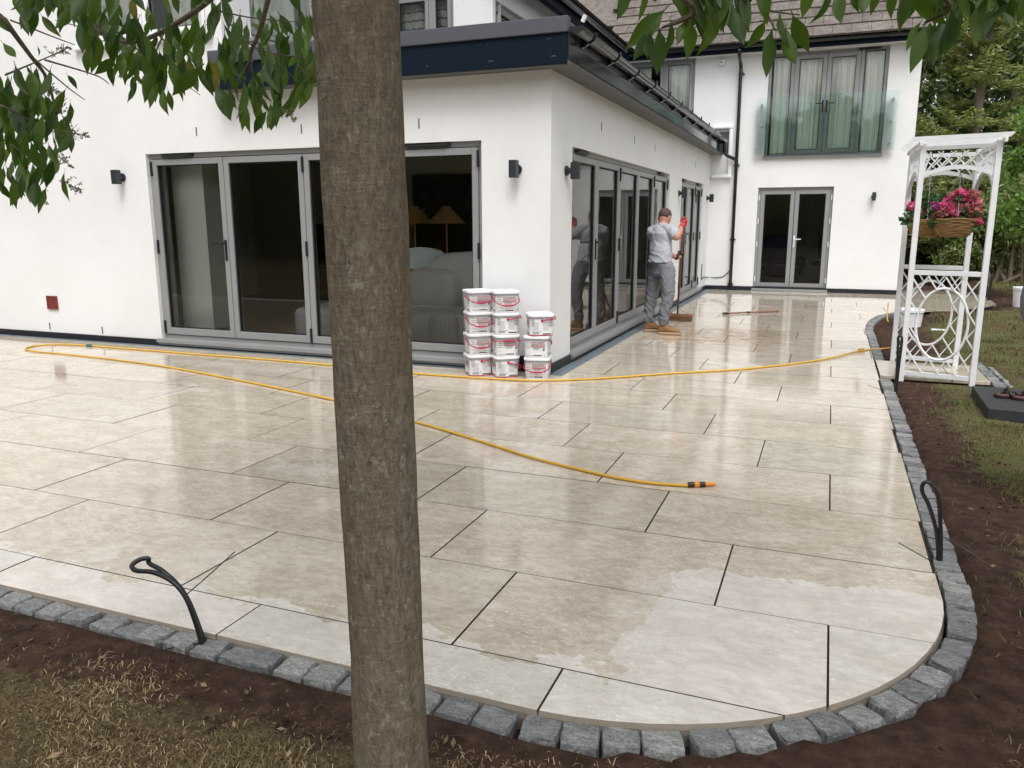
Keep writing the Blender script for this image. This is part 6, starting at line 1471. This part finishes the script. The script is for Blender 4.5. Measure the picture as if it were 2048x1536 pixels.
def clumpy(seed, x, z0, z1, rx, ry, n, r):              # many sub-clumps so the outline stays uneven
    rng = np.random.RandomState(seed); out = []; rr = []
    for i in range(n):
        z = rng.uniform(z0, z1); k = 1 - .55*((z - z0)/(z1 - z0))**2; out.append((x + rng.uniform(-rx, rx)*k, rng.uniform(-ry, ry)*k, z)); q = r*rng.uniform(.6, 1.25); rr.append((q, q, q*.75))
    return out, rr
b_, r_ = clumpy(1, 0, .3, 2.15, 1.3, .5, 46, .33); shrub('rhododendron', 'dense glossy rhododendron bush behind the arbour on the lawn edge', 'shrub', (3.95, 19.3, -.05), b_, r_, 11000, .125, M['rhodo'], .34, .1, 1, 7)
b_, r_ = clumpy(2, 0, .3, 2.6, 1.4, .6, 46, .36); shrub('rhododendron', 'taller rhododendron bush at the right edge beyond the lawn', 'shrub', (6.6, 18.6, -.05), b_, r_, 8000, .125, M['rhodo'], .34, .1, 2, 7)
b_, r_ = clumpy(3, 0, 1.2, 3.3, .75, .6, 30, .30); shrub('young_tree', 'bright leaved young tree at the right edge above the shrubs', 'tree', (3.55, 14.8, -.05), b_, r_, 3600, .13, M['maple'], .5, .5, 3, 3, tr=.035)
def cedar(base, H, seed, mat, label, n_w=15, reach=3.0, grp=None, cat='tree', name='cedar_tree', pts=190):
    rng = np.random.RandomState(seed); o = root(name, base, label, cat, grp); bx, by, bz = base
    mb = MB(); mb.tube([(bx + .05*math.sin(i), by + .04*math.cos(i), bz + H*i/10) for i in range(11)], [.20*(1 - .085*i) for i in range(11)], 10); mb.build('trunk', M['bark'], o, smooth=True)
    allp = []; bm_ = MB()
    for w in range(n_w):
        z = .7 + (H - 1.0)*w/(n_w - 1); k = reach*(1 - .78*w/(n_w - 1))
        for j in range(5):
            a = rng.rand()*6.283; L = k*rng.uniform(.6, 1.1); s_ = V((bx, by, bz + z)); tip = s_ + V((L*math.cos(a), L*math.sin(a), rng.uniform(-.25, .30)*L*.6 + .12*L)); md = (s_ + tip)/2 - V((0, 0, .10*L))
            P_ = smooth_path([s_, md, tip], 6); bm_.tube(P_, [.035*(1 - .06*q) for q in range(len(P_))], 5)
            n_ = int(pts*L/2.2); t = rng.uniform(.18, 1, n_); pts_ = np.array([P_[min(int(q*12), 12)] for q in t]); wd = .30*L*(1 - .65*t)*.8 + .05
            sd = np.array([-math.sin(a), math.cos(a), 0]); u = rng.uniform(-1, 1, n_); allp.append(pts_ + sd[None]*(u*wd)[:, None] + np.array([0, 0, 1.0])[None]*(rng.randn(n_)*.03 - .05*np.abs(u))[:, None])
    tag(bm_.build('branches', M['bark'], o, smooth=True), kind='stuff')
    P = np.concatenate(allp); V_, F_ = leaf_cloud(P, .16, aspect=.30, droop=.05, flat=.72, rng=rng); cloud_obj('crown', V_, F_, mat, o)
cedar((3.55, 22.3, -.05), 8.5, 5, M['cedar'], 'tall cedar with tiered drooping branches beyond the fence', 17, 3.2, pts=300)
cedar((3.0, 20.3, -.05), 3.3, 6, M['cedar'], 'small young cedar just behind the arbour roof', 11, 1.5, pts=260)
cedar((8.2, 25.0, -.05), 10.5, 7, M['cedar_dark'], 'dark spreading conifer at the far right behind the cedar', 17, 3.6, pts=260)
cedar((0.6, 27.0, -.05), 10.0, 9, M['cedar_dark'], 'dark conifer rising behind the right end of the house', 16, 3.4, pts=260)
for i, (x, y, h, w, m_, lb) in enumerate(((4.5, 30, 10.5, 3.4, 'hedge', 'broad dark tree closing the view behind the cedar'), (9.5, 30.5, 11.5, 3.6, 'willow', 'pale loose-leaved tree at the far right background'), (14.5, 29, 10, 3.5, 'hedge', 'dark tree at the far right, outermost of the row'), (6.6, 26.5, 7.5, 2.2, 'willow', 'paler tree with hanging foliage between the conifers'), (0.0, 31, 10.5, 3.2, 'hedge', 'dark broad tree hidden mostly behind the house gable'))):
    b_, r_ = clumpy(20 + i, 0, .5, h - 1, w, w*.6, 60, w*.34); shrub('background_tree', lb, 'tree', (x, y, -.05), b_, r_, 9000, .26, M[m_], .42, .5, 30 + i, 3, grp='trees closing the view beyond the garden', tr=.18)
def belt(name, x0, x1, y0, y1, h, n, size, seed, axis):   # far woodland that reads as one mass
    rng = np.random.RandomState(seed); P = np.stack([rng.uniform(x0, x1, n), rng.uniform(y0, y1, n), rng.rand(n)], 1)
    t = P[:, 0] if axis == 'x' else P[:, 1]; hh = h*(.8 + .14*np.sin(t*.9 + seed) + .10*np.sin(t*2.3 + 1.3*seed)); P[:, 2] = P[:, 2]*hh
    tag(link(name, np_mesh(name, *leaf_cloud(P, size, aspect=.6, droop=.3, rng=rng)), M['hedge']), 'mass of dark woodland round the garden', 'woodland', kind='stuff')
belt('distant_woodland', -6, 26, 32.5, 35, 13.5, 15000, .62, 1, 'x'); belt('distant_woodland', -24, 20, -17.5, -14.5, 8.3, 32000, .62, 2, 'x'); belt('distant_woodland', 24, 26, -15, 32, 4.5, 9000, .62, 3, 'y'); belt('distant_woodland', -26, -23, -15, 10, 10, 9000, .62, 4, 'y')

# ================================================================== grass
rng = np.random.RandomState(2); pts = []; sc = []
def turf(x, y):
    d = dist_out(x, y); band = .42 + .16*noise.noise(Vector((x*1.3, y*1.3, 3)))
    if y < 0 and x < .3: band -= .06
    if 7.2 < y < 14: band += .35
    return max(0, min(1, (d - band)/.30 + .5)), d
def scatter(x0, x1, y0, y1, n, size, prob=1.0):
    for x, y in zip(rng.uniform(x0, x1, n), rng.uniform(y0, y1, n)):
        t, d = turf(x, y)
        if d < .14: continue
        if 0.6 < x < 2.0 and 5.3 < y < 6.8 and x < 1.85: continue
        if 1.34 < x < 2.38 and 4.1 < y < 5.11: continue
        if rng.rand() > .025 + t*1.0: continue
        q = proj((x, y, 0))
        if q is None or not (-60 < q[0] < 2110 and q[1] < 1600): continue
        cl = noise.noise(Vector((x*3.1, y*3.1, 9)))
        if rng.rand() > .5 + .95*cl: continue
        pts.append((x, y, -.016 + rng.uniform(-.008, .006))); sc.append(size*rng.uniform(.5, 1.3)*(1 + .5*cl))
scatter(-2.8, .9, -1.7, -.3, 120000, .017); scatter(.7, 3.4, -.3, 4.5, 90000, .036); scatter(.8, 4.4, 4.5, 9.5, 45000, .05); scatter(1.0, 7.0, 9.5, 19.5, 40000, .08)
P = np.array(pts); S = np.array(sc)[:, None]; N = len(P); a = rng.rand(N)*6.283; lean = rng.uniform(.35, 1.7, N)[:, None]; dr_ = np.stack([np.cos(a), np.sin(a), np.zeros(N)], 1); sdv = np.stack([-np.sin(a), np.cos(a), np.zeros(N)], 1)
w = .0007 + .026*S; upv_ = np.array([[0, 0, 1.0]])
m1 = P + dr_*S*lean*.45 + upv_*S*.55; tp = P + dr_*S*lean*1.1 + upv_*S*np.maximum(.9 - .45*lean, .12)
V_ = np.stack([P - sdv*w, P + sdv*w, m1 + sdv*w*.8, m1 - sdv*w*.8, tp], 1).reshape(-1, 3); i = np.arange(N)[:, None]*5
F_ = np.concatenate([i + np.array([[0, 1, 2]]), i + np.array([[0, 2, 3]]), i + np.array([[3, 2, 4]])], 1).reshape(-1, 3)
tag(link('grass', np_mesh('grass', V_, F_), M['grass']), 'thin scorched and green turf around the paving', 'grass', kind='stuff')
rnd = random.Random(9); mb = MB()                       # dead leaves and clippings on the soil
for i in range(420):
    x, y = (rnd.uniform(-2.8, .9), rnd.uniform(-1.6, -.35)) if i < 260 else (rnd.uniform(.85, 2.6), rnd.uniform(-.2, 5.0))
    if dist_out(x, y) < .15: continue
    s_ = rnd.uniform(.006, .022); a = rnd.uniform(0, 6.28); c_, n_ = math.cos(a)*s_, math.sin(a)*s_; w_ = rnd.uniform(.25, .5); z = -.004 + rnd.uniform(0, .006); t_ = rnd.uniform(-.4, .4)*s_
    mb.add([(x - c_, y - n_, z), (x - n_*w_, y + c_*w_, z + t_), (x + c_, y + n_, z + .002), (x + n_*w_, y - c_*w_, z - t_*.5)], [(0, 1, 2), (0, 2, 3)])
M['litter'] = leafmat('leaf_litter', (0.10, 0.06, 0.03), (0.30, 0.21, 0.12), 0.8, 0.1, (1, .9, .7))
tag(mb.build('leaf_litter', M['litter']), 'scattered dead leaves and clippings on the soil', 'leaf litter', kind='stuff')
# crumbs of soil and stones along the edging
mb = MB(); rnd = random.Random(5)
for i in range(2600):
    x, y = rnd.uniform(-2.8, 1.6), rnd.uniform(-1.4, 6.0); d = dist_out(x, y)
    if not .13 < d < .62: continue
    if 0.6 < x < 2.0 and 5.3 < y < 6.8: continue
    r0 = rnd.uniform(.003, .011); mb.ball((x, y, -.014 + r0*.3), (r0*rnd.uniform(.7, 1.4), r0, r0*rnd.uniform(.5, .9)), 6, 4)
tag(mb.build('soil_crumbs', M['ground']), 'loose crumbs of dark soil beside the setts', 'soil', kind='stuff')
